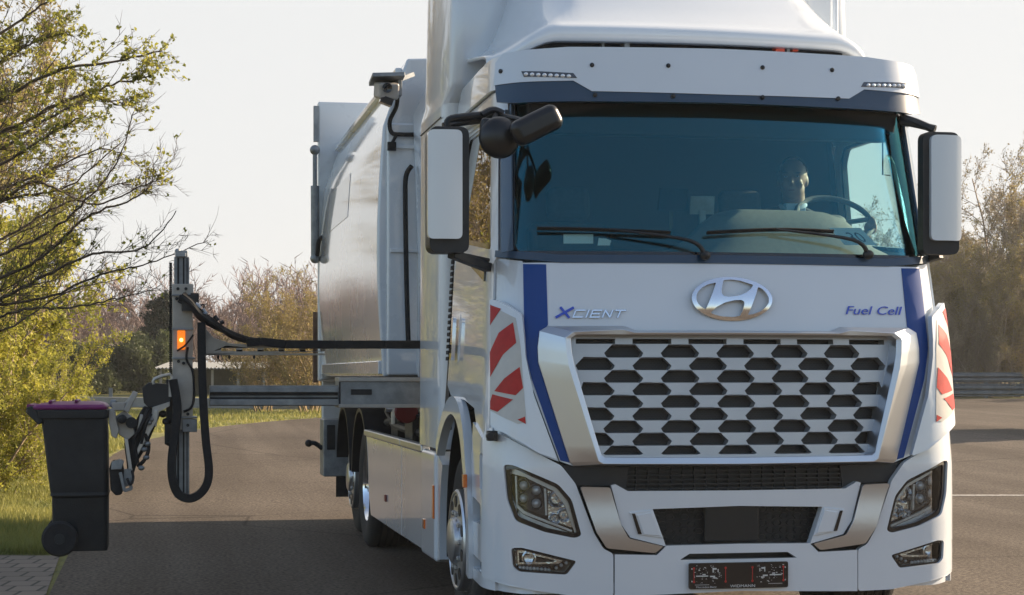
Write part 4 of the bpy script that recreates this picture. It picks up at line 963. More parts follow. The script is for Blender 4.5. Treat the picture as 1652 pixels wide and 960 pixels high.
for px, py in ((287, 466), (300, 466), (288, 583), (296, 586), (303, 668), (303, 686), (285, 482)): obj('carriage_bolt', lathe([(.010, 0), (.010, .012), (.001, .012)], Matrix.Translation(atY(px, py, YB-.05)) @ Matrix.Rotation(PI/2, 4, 'X'), 10), 'dark_metal', ms)
ml = obj('marker_lamp', rectY(286, 533, 299, 564, YB-.066, .03), 'amber_lit', T, .006)
obj('bulb', ell(atY(292.5, 548.5, YB-.078), (.011, .006, .012)), 'amber_bulb', ml)
obj('lamp_cable', [tube([atY(286, 566, YB-.07), atY(292, 562, YB-.08), atY(300, 556, YB-.08), atY(312, 540, YB-.07)], .006, 6, 4), tube([atY(303, 560, YB-.07), atY(301, 580, YB-.07), atY(311, 600, YB-.07), atY(313, 640, YB-.07), atY(308, 658, YB-.07), atY(296, 664, YB-.07)], .0075, 6, 4)], 'rubber', ml)
# flat hose chain looping under the mast
lp = [(325, 520), (325.5, 580), (328, 650), (332, 710), (337, 755), (334, 780), (322, 797), (305, 804), (288, 797), (279, 776), (277, 745), (282, 700), (286, 665), (284, 640), (279, 612)]
obj('hose_loop', [tube([atY(*p, YB-.12) for p in lp], [.036]*len(lp), 4, 6)], 'rubber', T, .004)
rr = random.Random(11)
for k in range(9):
    o0 = rr.uniform(-11, 10); o1 = rr.uniform(-3, 3); yy = YB-.07-rr.random()*.08; r = rr.choice([.010, .013, .016])
    obj('hydraulic_hose', tube([atY(292+rr.uniform(-4, 6), 481+o0, yy), atY(308, 492+o0, yy-.02), atY(322+rr.uniform(-3, 3), 510+o0, yy-.03), atY(345, 524+o0*.8, yy), atY(370, 538+o1, yy+.03), atY(400, 549+o1, YB-.02), atY(430, 553+o1*.6, YB-.0)], r, 7, 5), 'rubber', T)
for k in range(9):
    t = rr.random(); obj('hose_fitting', tube([atY(302+t*55, 486+t*34+rr.uniform(-5, 5), YB-.14), atY(308+t*55, 489+t*35+rr.uniform(-5, 5), YB-.14)], .013, 8, 1), 'brushed' if k % 2 else 'dark_metal', T)
obj('valve_block', [box(atY(305, 489, YB-.09), (.09, .08, .10)), box(atY(314, 481, YB-.07), (.05, .06, .06)), tube([atY(318, 496, YB-.1), atY(328, 491, YB-.1), atY(329, 497, YB-.1)], .006, 6, 4), ell(atY(296, 479, YB-.1), (.02, .02, .02))], 'black_plastic', T, .008)
obj('stay_rod', tube([atY(330, 525, YB-.0), atY(330, 572, YB-.0)], .006, 6, 1), 'brushed', T)
# gripper between mast and bin
YG = 2.86
mt = obj('gripper_motor', [bY([(229, 626), (240, 617), (276, 620), (276, 652), (262, 656), (240, 658), (232, 650)], YG-.06, .22), rectY(268, 612, 282, 700, YG, .12)], 'black_plastic', T, .012)
obj('motor_frame', [tube([atY(248, 620, YG-.1), atY(249, 611, YG-.1), atY(274, 604, YG-.1), atY(277, 612, YG-.1)], .010, 6, 2), beam(atY(276, 612, YG-.05), atY(276, 640, YG-.05), .03, .03)], 'brushed', mt)
obj('motor_plate', [bY([(246, 657), (274, 648), (274, 655), (257, 664), (252, 690), (243, 680)], YG-.08, .06)], 'aluminium_beige', mt, .003)
obj('motor_fitting', [ell(atY(px, py, YG-.02), (.025, .03, .022)) for px, py in ((268, 680), (273, 714), (263, 668))]+[box(atY(272, 700, YG), (.05, .08, .13))], 'dark_metal', mt, .004)
ua = obj('gripper_arm', [bY([(232, 655), (252, 660), (259, 668), (236, 722), (222, 745), (214, 770), (206, 770), (204, 745), (200, 716), (212, 690)], YG-.04, .05)], 'dark_metal', T, .008)
obj('arm_strut', [bY([(249, 661), (255, 661), (254, 678), (222, 735), (217, 733)], YG-.085, .04), bY([(226, 668), (231, 669), (226, 697), (220, 700)], YG-.085, .03), bY([(200, 706), (206, 708), (214, 762), (208, 764)], YG-.09, .04)], 'brushed', ua, .004)
obj('arm_hose', [tube([atY(234, 700, YG-.08), atY(240, 722, YG-.1), atY(233, 742, YG-.1), atY(222, 752, YG-.08)], .012, 6, 5), tube([atY(240, 660, YG-.1), atY(227, 690, YG-.12), atY(217, 712, YG-.1), atY(222, 748, YG-.1)], .014, 6, 5), tube([atY(244, 668, YG-.12), atY(236, 684, YG-.14), atY(228, 716, YG-.12)], .009, 6, 5)], 'rubber', ua)
obj('arm_fitting', [ell(atY(px, py, YG-.1), (.02, .02, .016)) for px, py in ((243, 677), (240, 682), (236, 738), (233, 725), (228, 755), (238, 716))], 'galvanised', ua)
ub = obj('clamp_bracket', [bY([(176, 660), (184, 658), (192, 694), (188, 708), (180, 704), (175, 680)], YG-.12, .10), bY([(186, 672), (200, 662), (213, 672), (218, 700), (206, 710), (192, 702)], YG-.08, .08)], 'aluminium_beige', T, .006)
obj('clamp_lever', [beam(atY(203, 664, YG-.1), atY(219, 632, YG-.1), .04, .035), beam(atY(198, 660, YG-.08), atY(214, 640, YG-.08), .03, .03), beam(atY(180, 656, YG-.1), atY(202, 656, YG-.1), .03, .05)], 'aluminium_beige', ub, .006)
obj('clamp_pivot', [lathe([(.028, -.02), (.028, .03), (.018, .035), (.001, .035)], Matrix.Translation(atY(197, 676, YG-.11)) @ Matrix.Rotation(PI/2, 4, 'X'), 16), lathe([(.035, -.02), (.035, .02), (.001, .02)], Matrix.Translation(atY(212, 682, YG-.1)) @ Matrix.Rotation(PI/2, 4, 'X'), 16)], 'dark_metal', ub)
obj('cyan_cap', box(atY(183, 651, YG-.06), (.04, .05, .05)), 'galvanised', ub, .012)
uc = obj('clamp_pad', [bY([(176, 756), (180, 744), (196, 742), (200, 760), (197, 798), (186, 800), (178, 790)], YG-.14, .14)], 'rubber', T, .012)
obj('pad_frame', [bY([(180, 745), (194, 741), (200, 745), (196, 757), (179, 758)], YG-.16, .10), beam(atY(194, 762, YG-.16), atY(201, 792, YG-.16), .02, .02), beam(atY(200, 792, YG-.16), atY(213, 788, YG-.16), .02, .02), beam(atY(208, 770, YG-.16), atY(212, 789, YG-.16), .02, .02), bY([(196, 758), (212, 756), (216, 780), (202, 786)], YG-.1, .06)], 'galvanised', uc, .004)
obj('pad_hose', [tube([atY(205, 772, YG-.18), atY(210, 782, YG-.2), atY(215, 772, YG-.18), atY(213, 760, YG-.14)], .008, 6, 5)], 'rubber', uc)

# ------------------------------------------------------------------ the bin held by the arm
Bn = empty('wheelie_bin', (-3.42, 2.9, .32))
tag(Bn, 'black two-wheeled household bin with magenta lid, lifted by the gripper arm', 'wheelie bin')
yc = 2.92
def bsec(pxl, pxr, py, dy):
    x0, z = onY(pxl, py, yc); x1, _ = onY(pxr, py, yc); l = fillet([(x0, yc-dy), (x1, yc-dy), (x1, yc+dy), (x0, yc+dy)], .035, 4); return [(p[0], p[1], z) for p in l]
bs = [bsec(90, 174, 886, .17), bsec(87, 175, 880, .175), bsec(86, 175, 800, .19), bsec(84, 175.5, 792, .20), bsec(80, 175, 765, .205), bsec(73, 174, 700, .225), bsec(69, 173, 674, .235)]
obj('bin_body', loft(bs), 'bin_plastic', Bn, .004, smooth=40)
obj('bin_rim', [loft([bsec(63, 176, 675, .25), bsec(62, 177, 665, .255), bsec(60, 176, 660, .255)]), bY([(42, 658), (50, 655), (66, 662), (70, 680), (62, 686), (52, 676), (44, 668)], yc-.24, .48)], 'bin_plastic', Bn, .008)
obj('bin_handle', tube([atY(47, 663, yc-.2), atY(45, 664, yc+.2)], .014, 10, 1), 'bin_plastic', Bn)
lid = loft([bsec(58, 174, 660, .255), bsec(56, 174.5, 656, .26), bsec(60, 172, 652, .25), bsec(74, 168, 649.5, .2), bsec(96, 160, 647.5, .12)])
ld = obj('bin_lid', [lid, bY([(42, 657), (44, 652), (62, 654), (66, 660)], yc-.22, .44)], 'bin_lid', Bn, .006, smooth=60)
obj('lid_rib', [rectY(78, 646, 84, 650, yc-.22, .44), rectY(120, 645, 126, 649, yc-.2, .40)], 'bin_lid', ld, .006)
for dy in (-.23, .2):
    wl_ = obj('bin_wheel', lathe([(.02, -.028), (.095, -.03), (.108, -.018), (.108, .018), (.095, .03), (.02, .028)], Matrix.Translation(atY(97, 868, yc-.2)+Vector((0, dy+.18, 0))) @ Matrix.Rotation(PI/2, 4, 'X'), 32), 'rubber', Bn)
    obj('wheel_hub', lathe([(.001, .034), (.03, .034), (.034, .02), (.06, .016), (.075, .03)], Matrix.Translation(atY(97, 868, yc-.2)+Vector((0, dy+.18, 0))) @ Matrix.Rotation(PI/2, 4, 'X'), 24), 'bin_plastic', wl_)
obj('wheel_axle', tube([atY(97, 868, yc-.2), atY(97, 868, yc+.2)+Vector((0, 0, .0))], .012, 8, 1), 'dark_metal', Bn)
obj('body_step', [loft([bsec(88, 174.5, 801, .192), bsec(84, 176.5, 797, .205), bsec(84, 176, 792, .203)])], 'bin_plastic', Bn, .003)

# ------------------------------------------------------------------ things in the cab
def remesh(o, v): m = o.modifiers.new('skin', 'REMESH'); m.mode = 'VOXEL'; m.voxel_size = v; m.use_smooth_shade = True; s_ = o.modifiers.new('relax', 'SMOOTH'); s_.iterations = 3; s_.factor = .5
hc = atY(1279, 291, 1.12)
sx0 = hc.x
hd = Matrix.Rotation(R_(-24), 3, 'Z')                                  # face turned a little towards the camera
def hp(x, y, z): return tuple(hc+hd @ Vector((x, y, z)))
D = empty('person', (sx0, 1.15, 1.7))
tag(D, 'driver in light blue collared shirt and dark jacket holding the steering wheel inside the cab', 'person')
hs_ = []
hs_.append(ell(hp(0, .012, .025), (.08, .098, .105), hd)); hs_.append(ell(hp(0, -.008, -.055), (.068, .075, .07), hd))
hs_.append(ell(hp(0, -.045, -.098), (.03, .03, .022), hd))                        # chin
hs_.append(tube([hp(0, .02, -.07), hp(0, .045, -.2)], [.066, .072], 14, 1))         # neck
hs_.append(ell(hp(0, -.088, -.022), (.013, .016, .012), hd)); hs_.append(tube([hp(0, -.076, .02), hp(0, -.092, -.018)], [.009, .011], 8, 1))
for s in (-1, 1):
    hs_.append(ell(hp(s*.076, .015, -.005), (.012, .022, .034), hd))              # ears
    hs_.append(ell(hp(s*.032, -.076, .034), (.026, .012, .008), hd))              # brow
    hs_.append(ell(hp(s*.04, -.06, -.03), (.024, .022, .022), hd))                # cheek
hs_.append(ell(hp(0, -.078, -.058), (.024, .012, .006), hd)); hs_.append(ell(hp(0, -.076, -.069), (.02, .012, .006), hd))
shz = hc.z-.205; ty = 1.19
hs_.append(loft([[(sx0+a*math.cos(t), ty+.02+b*math.sin(t), z) for t in np.linspace(0, 2*PI, 16, endpoint=False)] for a, b, z in ((.16, .11, shz-.42), (.17, .12, shz-.2), (.19, .115, shz-.03), (.08, .07, shz+.05))]))
arms = {}
for s in (-1, 1):
    sh_ = Vector((sx0+s*.185, ty, shz-.02)); hand = Mw @ Vector((s*.19, -.09, .01)); el_ = (sh_+hand)/2+Vector((s*.07, .02, -.13)); arms[s] = (sh_, el_, hand)
    hs_.append(tube([sh_, el_, hand+(el_-hand).normalized()*.05], [.05, .036, .026], 10, 4))
    d = (hand-el_).normalized(); hs_.append(ell(hand-d*.01, (.04, .022, .04)))
    tx_ = (Mw.to_3x3() @ Vector((0, 1, 0)))
    for k in range(4):
        b0 = hand+tx_*(.03-.02*k)+Vector((0, -.01, .012)); c_ = [.028, .032, .03, .024][k]
        hs_.append(tube([b0-d*.02, b0+d*.012+Vector((0, 0, .012)), b0+d*c_, b0+d*(c_-.004)+Vector((0, .0, -.024))], [.0095, .009, .0085, .0075], 8, 2))
    hs_.append(tube([hand-tx_*.03-d*.02, hand-tx_*.02+Vector((-s*.02, 0, .01)), hand+Vector((-s*.03, 0, .018))], [.011, .010, .008], 8, 2))
for s in (-1, 1):
    hs_.append(tube([(sx0+s*.09, ty+.02, shz-.42), (sx0+s*.13, .78, 1.78), (sx0+s*.13, .62, 1.35)], [.08, .065, .045], 10, 3))
    hs_.append(ell((sx0+s*.13, .56, 1.25), (.045, .12, .04)))
bo = obj('body', hs_, 'skin', D); remesh(bo, .0065)
cl = [loft([[(sx0+a*math.cos(t), ty+.02+b*math.sin(t), z) for t in np.linspace(0, 2*PI, 20, endpoint=False)] for a, b, z in ((.18, .13, shz-.45), (.19, .14, shz-.2), (.215, .135, shz-.03), (.17, .115, shz+.03), (.10, .088, shz+.062))])]
for s in (-1, 1):
    a, b, c = arms[s]; cl.append(tube([a, b, c+(b-c).normalized()*.07], [.068, .05, .036], 12, 4))
obj('mouth', ell(hp(0, -.086, -.0635), (.02, .004, .0022), hd, 10, 6), 'red_plastic', bo)
jo = obj('jacket', cl, 'jacket', D); remesh(jo, .009)
co_ = [tube([hp(.02, -.065, -.175), hp(.062, -.02, -.150), hp(.055, .05, -.135), hp(-.055, .05, -.135), hp(-.062, -.02, -.150), hp(-.02, -.065, -.175)], .014, 8, 4),
       loft([[tuple(Vector((sx0+x, y, z))) for x, y in ((-w_, ty-.115+k_), (w_, ty-.115+k_), (w_, ty-.07), (-w_, ty-.07))] for w_, k_, z in ((.02, -.02, shz-.3), (.055, -.03, shz-.03), (.06, 0.0, shz+.07))])]
obj('shirt_collar', co_, 'shirt', D, .006)
obj('trousers', [tube([(sx0+s*.09, ty+.02, shz-.44), (sx0+s*.13, .76, 1.78), (sx0+s*.13, .63, 1.32)], [.10, .082, .06], 12, 3) for s in (-1, 1)], 'jacket', D)
hr = []
for i in range(260):
    th = random.random()*2*PI; ph = random.uniform(.0, 1.45); v = Vector((math.sin(ph)*math.cos(th), math.sin(ph)*math.sin(th), math.cos(ph)))
    if v.y < -.35 and v.z < .82: continue
    p_ = Vector((v.x*.078, v.y*.10+.014, v.z*.107+.026)); hr.append(ell(hp(*p_), (.013, .013, .008), hd, 6, 4))
ho = obj('hair', hr, 'hair', D); remesh(ho, .006)
for s in (-1, 1):
    obj('eyebrow', ell(hp(s*.034, -.083, .033), (.017, .006, .0035), hd, 10, 6), 'hair', bo)
    obj('eye', ell(hp(s*.032, -.077, .014), (.010, .006, .0045), hd, 10, 8), 'pale_film', bo); obj('pupil', ell(hp(s*.032, -.0815, .014), (.005, .003, .0042), hd, 8, 6), 'ink', bo)
# number card behind the windscreen
def glasspt(px, py, w_): return S(*uz(px, py, w_), w_)
cd = [uz(px, py, -.06) for px, py in ((1347, 366), (1398, 366), (1411, 396), (1359, 396))]
Mc = lambda a, b, w_: (lambda q: S(q[0], q[1], -.03+w_-.10*b))(((cd[3][0]*(1-a)+cd[2][0]*a)*(1-b)+(cd[0][0]*(1-a)+cd[1][0]*a)*b, (cd[3][1]*(1-a)+cd[2][1]*a)*(1-b)+(cd[0][1]*(1-a)+cd[1][1]*a)*b))
card = obj('number_card', plate([(0, 0), (1, 0), (1, 1), (0, 1)], Mc, .0015, 0, 0), 'paper'); tag(card, 'white card with the number 30 leaning inside the windscreen', 'number card')
v2, f2 = text_flat('30', .62, .0, 1.0, 'LEFT'); wmax = max(p[0] for p in v2); hmax = max(p[1] for p in v2)
obj('number', solid(([(.32+p[0]/wmax*.48, .18+p[1]/hmax*.55) for p in v2], f2), Mc, .0008, .0018), 'ink', card)
for px0, px1, py0, py1, lb, nm in ((909, 957, 378, 393, 'blank white sheet lying behind the windscreen on the passenger side', 'paper_sheet'), (964, 984, 384, 396, 'small crumpled white paper beside the blank sheet on the dashboard', 'crumpled_paper')):
    l = [uz(px0, py1, -.05), uz(px1, py1, -.05), uz(px1, py0, -.05), uz(px0, py0, -.05)]
    if nm == 'crumpled_paper': l = l[:2]+[uz(px1+2, py0+4, -.05), uz(px1-6, py0+1, -.05), uz(px0+2, py0, -.05)]
    o = obj(nm, plate(l, S, .002, .02, .02, -.05), 'paper'); tag(o, lb, 'paper')
p_ = atY(1085, 322, .66); o = obj('tablet_holder', [box(p_, (.16, .02, .12), (R_(15), 0, R_(10))), tube([p_+Vector((0, .02, -.05)), p_+Vector((0, .03, -.20))], .012, 8, 1)], 'gloss_black'); tag(o, 'dark tablet on a stalk in the middle of the dashboard', 'tablet')
p_ = atY(1133, 331, .75); o = obj('clip_board', [box(p_, (.13, .012, .10), (R_(20), 0, R_(-8))), box(p_+Vector((0, 0, -.09)), (.03, .03, .12))], 'dirty_white'); tag(o, 'pale note board standing on the dashboard between tablet and driver', 'note board')

# ================================================================== GROUND
def zt(d): return .018*max(0, min(d, 75)-20)
def G(a, d, dz=0): return Vector((CX+a*RT[0]+d*FW[0], CY+a*RT[1]+d*FW[1], zt(d)+dz))
def gpx(px, py=None, d=None):
    """(lateral, depth) of the ground point seen at a pixel"""
    if d is None:
        d = CZ*FOC/(py-604)
        for _ in range(40): d = (CZ-zt(d))*FOC/(py-604)
    return ((px-826)*d/FOC, d)
MG = lambda a, b, w_: G(a, b, w_)
def sheet(name, loops, m, lift, du=0, dv=5):
    o = obj(name, plate(loops, MG, .05, du, dv, lift), m, None, 0, smooth=0); tag(o, kind='structure'); return o
sheet('ground', [(-1500, -400), (1500, -400), (1500, 3000), (-1500, 3000)], 'grass_ground', 0, 0, 0) if 0 else None
V = []; Fc = []; dsx = [-400, -50, 0, 10, 20, 30, 40, 50, 60, 75, 120, 400, 3000]; asx = [-2000, -200, -60, -20, 0, 20, 60, 200, 2000]
for d in dsx:
    for a in asx: V.append(tuple(G(a, d, 0)))
n_ = len(asx)
for i in range(len(dsx)-1):
    for k in range(n_-1): Fc.append((i*n_+k, i*n_+k+1, (i+1)*n_+k+1, (i+1)*n_+k))
tag(obj('ground', (V, Fc), 'grass_ground', None, 0, 0), kind='structure')
le = [gpx(98, 897), gpx(112, 850), gpx(140, 780), gpx(181, 732), gpx(230, 712), gpx(266, 703), gpx(326, 692), gpx(423, 681), gpx(520, 674)]
rg_ = random.Random(2)
le2 = []
for (a0, d0), (a1, d1) in zip(le[:-1], le[1:]):
    for k in range(6):
        t = k/6; le2.append((a0*(1-t)+a1*t+rg_.uniform(-.05, .05), d0*(1-t)+d1*t+rg_.uniform(-.06, .06)))
le2.append(le[-1])
asph = [(-2.98, 11.97), (-2.1, 8), (-2.1, -60), (160, -60), (160, 57.2), gpx(1500, d=57.2), gpx(1000, d=52), gpx(700, d=47)]+le2[::-1]
sheet('asphalt_lot', asph, 'asphalt', .004, 0, 5)
bp0 = gpx(0, 897); br = gpx(100, 897)
sheet('brick_paving', [(-30, 2), (-2.12, 2), (-2.12, 8), (-3.0, 11.97), (br[0]-.01, br[1]-.03), (bp0[0], bp0[1]), (-30, bp0[1]+.3)], 'brick_paving', .006, 0, 0)
for a_, b_, lb in ((gpx(1440, 799.5), gpx(2100, 800.5), 0),):
    w_ = .09; d0 = gpx(1440, 800)[1]
    sheet('painted_line', [(4.2, d0-w_), (40, d0-w_*1.0), (40, d0+w_), (4.2, d0+w_)], 'line_paint', .008, 0, 0)

# ================================================================== PLANTS
class Wood:
    def __init__(s): s.a = []; s.b = []; s.r0 = []; s.r1 = []; s.leaf = []; s.ls = []
    def seg(s, p, q, r0, r1): s.a.append(p); s.b.append(q); s.r0.append(r0); s.r1.append(r1)
    def mesh_wood(s, sides=3):
        A = np.array(s.a); B = np.array(s.b); r0 = np.array(s.r0)[:, None]; r1 = np.array(s.r1)[:, None]
        d = B-A; d /= np.linalg.norm(d, axis=1, keepdims=True)+1e-9
        up = np.where(np.abs(d[:, 2:3]) > .9, np.array([[1, 0, 0]]), np.array([[0, 0, 1]])); n = np.cross(d, up); n /= np.linalg.norm(n, axis=1, keepdims=True); b = np.cross(d, n)
        vs = []
        for P, r in ((A, r0), (B, r1)):
            for k in range(sides):
                t = 2*PI*k/sides; vs.append(P+(n*math.cos(t)+b*math.sin(t))*r)
        V = np.stack(vs, 1); m = len(A); V = V.reshape(-1, 3); base = (np.arange(m)*2*sides)[:, None]
        F = np.concatenate([base+np.array([[k, (k+1) % sides, sides+(k+1) % sides, sides+k]]) for k in range(sides)], 0)
        return V, F
    def mesh_leaf(s, rng, aspect=1.0):
        if not s.leaf: return None
        P = np.array(s.leaf); L = np.array(s.ls)[:, None]; m = len(P)
        n = rng.normal(size=(m, 3)); n /= np.linalg.norm(n, axis=1, keepdims=True); t = rng.normal(size=(m, 3)); t -= n*(t*n).sum(1, keepdims=True); t /= np.linalg.norm(t, axis=1, keepdims=True); b = np.cross(n, t)
        V = np.stack([P-t*L, P-b*L*.55*aspect+n*L*.25, P+t*L, P+b*L*.55*aspect+n*L*.25], 1).reshape(-1, 3)
        F = (np.arange(m)*4)[:, None]+np.array([[0, 1, 2, 3]]); return V, F
def npmesh(name, V, F, m):
    me = bpy.data.meshes.new(name); me.vertices.add(len(V)); me.vertices.foreach_set('co', V.astype(np.float32).ravel())
    k = F.shape[1]; me.loops.add(F.size); me.loops.foreach_set('vertex_index', F.astype(np.int32).ravel()); me.polygons.add(len(F))
    me.polygons.foreach_set('loop_start', np.arange(0, F.size, k, dtype=np.int32)); me.polygons.foreach_set('loop_total', np.full(len(F), k, dtype=np.int32))
    me.update(calc_edges=True); me.validate(); me.materials.append(MATS[m]); return me
def grow(W, rng, p, d, L, r, lvl, P, first=0):
    """one branch: a wandering line of segments that carries finer branches, buds or leaves on the last two orders"""
    n = P['n'][lvl]; step = L/n; pts = [p]; cur = np.array(p); dr = np.array(d)
    for i in range(n):
        dr = dr+rng.normal(size=3)*P['wig'][lvl]+np.array([0, 0, P['up'][lvl]]); dr /= np.linalg.norm(dr)
        nx = cur+dr*step; t0 = i/n; t1 = (i+1)/n
        W.seg(tuple(cur), tuple(nx), r*(1-.75*t0), r*(1-.75*t1))
        if lvl+1 < len(P['n']) and t1 > first:
            for _ in range(P['br'][lvl]):
                if rng.random() < P['pb'][lvl]:
                    q = cur+(nx-cur)*rng.random(); ax = rng.normal(size=3); ax -= dr*ax.dot(dr); ax /= np.linalg.norm(ax)
                    ang = P['ang'][lvl]*(.6+.8*rng.random()); nd = dr*math.cos(ang)+ax*math.sin(ang)
                    if P.get('flat') and lvl > 0: nd[2] *= .5
                    grow(W, rng, q, nd/np.linalg.norm(nd), L*P['len'][lvl]*(.5+.7*rng.random())*(1-.45*t0), max(r*(1-.75*t0)*P['rad'][lvl], P['rmin']), lvl+1, P)
        if lvl >= P['leaf_lvl'] and P['leaf_n']:
            k = rng.poisson(P['leaf_n']*(.4+1.0*(1 if rng.random() < P.get('tuft', 1) else 0)))
            for _ in range(k):
                q = cur+(nx-cur)*rng.random()+rng.normal(size=3)*P['leaf_sp']; W.leaf.append(tuple(q)); W.ls.append(P['leaf_s']*(.5+rng.random()))
        cur = nx
PROTO = {}
def plant_proto(key, seed, P, stems, wood, leaf, leafname='crown'):
    rng = np.random.default_rng(seed); W = Wood()
    for st in stems(rng): grow(W, rng, np.array(st[0], float), np.array(st[1], float)/np.linalg.norm(st[1]), st[2], st[3], 0, P, P.get('first', 0))
    V, F = W.mesh_wood(); mw = npmesh(key+'_wood', V, F, wood); ml_ = None
    if W.leaf: V2, F2 = W.mesh_leaf(rng); ml_ = npmesh(key+'_leaf', V2, F2, leaf)
    PROTO[key] = (mw, ml_); print(key, len(F), len(W.leaf)); return W
def put(key, name, a, d, sc_, rz, label, cat, group, wood_name='trunk', leaf_name='crown', sz=1):
    e = empty(name, G(a, d)); e.rotation_euler = (0, 0, rz); e.scale = (sc_, sc_, sc_*sz); tag(e, label, cat, group)
    for me, nm in zip(PROTO[key], (wood_name, leaf_name)):
        if me: o = bpy.data.objects.new(nm, me); COL.objects.link(o); o.parent = e
    return e
def shrub_stems(n, spread, L, r, rad=.3):
    def f(rng):
        o = []
        for i in range(n):
            a = 2*PI*(i+rng.random())/n; s_ = spread*(.3+.9*rng.random()); b = rad*rng.random()
            o.append(((b*math.cos(a), b*math.sin(a), 0), (s_*math.cos(a), s_*math.sin(a), 1), L*(.7+.45*rng.random()), r*(.6+.6*rng.random())))
        return o
    return f
P1 = dict(n=[10, 7, 5, 3], br=[2, 2, 2, 0], pb=[.75, .6, .6, 0], ang=[.7, .7, .7, .6], len=[.42, .5, .5, .5], rad=[.5, .5, .6, .6], wig=[.09, .11, .13, .13], up=[.03, .06, .05, .05], rmin=.007, leaf_lvl=2, leaf_n=.45, leaf_sp=.05, leaf_s=.028, first=.15)
plant_proto('bare_a', 1, P1, shrub_stems(9, .55, 5.2, .05), 'twig', 'dry_leaf')
plant_proto('bare_b', 2, P1, shrub_stems(8, .7, 4.8, .06), 'twig', 'dry_leaf')
plant_proto('bare_c', 3, dict(P1, leaf_n=1.0, leaf_s=.03), shrub_stems(10, .45, 5.0, .045), 'twig', 'gold_leaf')
P2 = dict(P1, rmin=.006, leaf_n=.35, up=[.02, .08, .06, .05])
plant_proto('gold', 4, P2, shrub_stems(11, .5, 3.6, .045), 'twig_gold', 'gold_leaf')
P3 = dict(P1, n=[9, 6, 4], br=[2, 2, 0], pb=[.9, .75, 0], rmin=.02, leaf_n=0, leaf_lvl=9, len=[.45, .5, .5], first=.2)
plant_proto('wood_a', 5, P3, shrub_stems(5, .35, 4.4, .07, .8), 'twig_purple', 'dry_leaf')
plant_proto('wood_b', 6, P3, shrub_stems(6, .45, 4.0, .06, .9), 'twig_purple', 'dry_leaf')
P4 = dict(P1, n=[8, 6, 4, 3], leaf_n=1.7, leaf_sp=.04, leaf_s=.022, leaf_lvl=2, rmin=.004, len=[.4, .5, .5, .5], first=.0)
plant_proto('willow', 7, P4, shrub_stems(12, .65, 2.5, .03), 'twig', 'bud_leaf')
P5 = dict(P1, n=[7, 5, 4], br=[3, 3, 0], pb=[.9, .8, 0], leaf_lvl=1, leaf_n=12, leaf_sp=.14, leaf_s=.07, rmin=.012, len=[.4, .5, .5], first=0)
plant_proto('leafy', 8, P5, shrub_stems(7, .45, 2.4, .05, .5), 'twig', 'green_leaf')
P6 = dict(P1, n=[14, 6, 3], br=[6, 3, 0], pb=[.95, .8, 0], ang=[1.35, .7, .6], len=[.26, .4, .5], leaf_lvl=1, leaf_n=14, leaf_sp=.08, leaf_s=.06, up=[.1, -.01, 0], wig=[.02, .08, .1], rmin=.01, first=.05)
plant_proto('conifer', 9, P6, lambda rng: [((0, 0, 0), (0, 0, 1), 4.4, .08)], 'bark', 'dark_needle')

# big budding tree at the left edge: trunk outside the frame, limbs sweep in from the left
Wt = Wood(); rng = np.random.default_rng(21)
DT = 15.5
def wp(px, py, d): return np.array(tuple(Vector((CX+(px-826)*d/FOC*RT[0]+d*FW[0], CY+(px-826)*d/FOC*RT[1]+d*FW[1], CZ+(604-py)*d/FOC))))
tb_ = np.array(tuple(G((-210-826)*DT/FOC, DT))); trunk = [tb_, tb_+[.03, 0, 1.6], tb_+[-.03, .05, 3.2], tb_+[.04, 0, 4.8], tb_+[0, .04, 6.4], tb_+[0, 0, 8.2]]
for i in range(5): 
    for k in range(3):
        a = trunk[i]*(1-k/3)+trunk[i+1]*k/3; b = trunk[i]*(1-(k+1)/3)+trunk[i+1]*(k+1)/3; t = (i*3+k)/15; Wt.seg(tuple(a), tuple(b), .13*(1-.85*t), .13*(1-.85*(t+1/15)))
PT1 = dict(n=[12, 9, 5, 3], br=[2, 2, 2, 0], pb=[.8, .6, .4, 0], ang=[.55, .6, .7, .6], len=[.38, .4, .4, .5], rad=[.45, .55, .6, .6], wig=[.035, .06, .08, .1], up=[.012, .03, .03, .03], rmin=.0026, leaf_lvl=1, leaf_n=0, leaf_sp=.012, leaf_s=.017, first=.12)
def guided(pts, r, dens, leafs, depth_j=.0):
    """a limb through given points; side twigs point forward along it; bud tufts when leafs > 0"""
    Q = [np.array(p) for p in pts]; out = []
    for i in range(len(Q)-1):
        p0 = Q[max(i-1, 0)]; p1 = Q[i]; p2 = Q[i+1]; p3 = Q[min(i+2, len(Q)-1)]
        for k in range(8):
            t = k/8; out.append(.5*((2*p1)+(p2-p0)*t+(2*p0-5*p1+4*p2-p3)*t*t+(3*p1-p0-3*p2+p3)*t**3)+rng.normal(size=3)*.006)
    out.append(Q[-1]); N = len(out)-1
    for i in range(N):
        t = i/N; Wt.seg(tuple(out[i]), tuple(out[i+1]), r*(1-.8*t), r*(1-.8*(i+1)/N)); dr = out[i+1]-out[i]; dr /= np.linalg.norm(dr)
        for _ in range(rng.poisson(dens)):
            ax = rng.normal(size=3)+np.array([0, 0, .5]); ax -= dr*ax.dot(dr); ax /= np.linalg.norm(ax); an = .35+.5*rng.random(); nd = dr*math.cos(an)+ax*math.sin(an)
            tw = (.16+.5*rng.random())*(1.15-.6*t); twig(out[i], nd, tw, max(.0024, r*.26*(1-.6*t)), leafs)
        if leafs: buds(out[i], out[i+1], leafs)
def buds(a, b, k):
    L = np.linalg.norm(b-a)
    for _ in range(rng.poisson(L*7*k)):
        c = a+(b-a)*rng.random()+rng.normal(size=3)*.008
        for _ in range(4): Wt.leaf.append(tuple(c+rng.normal(size=3)*.010)); Wt.ls.append(.009+.012*rng.random())
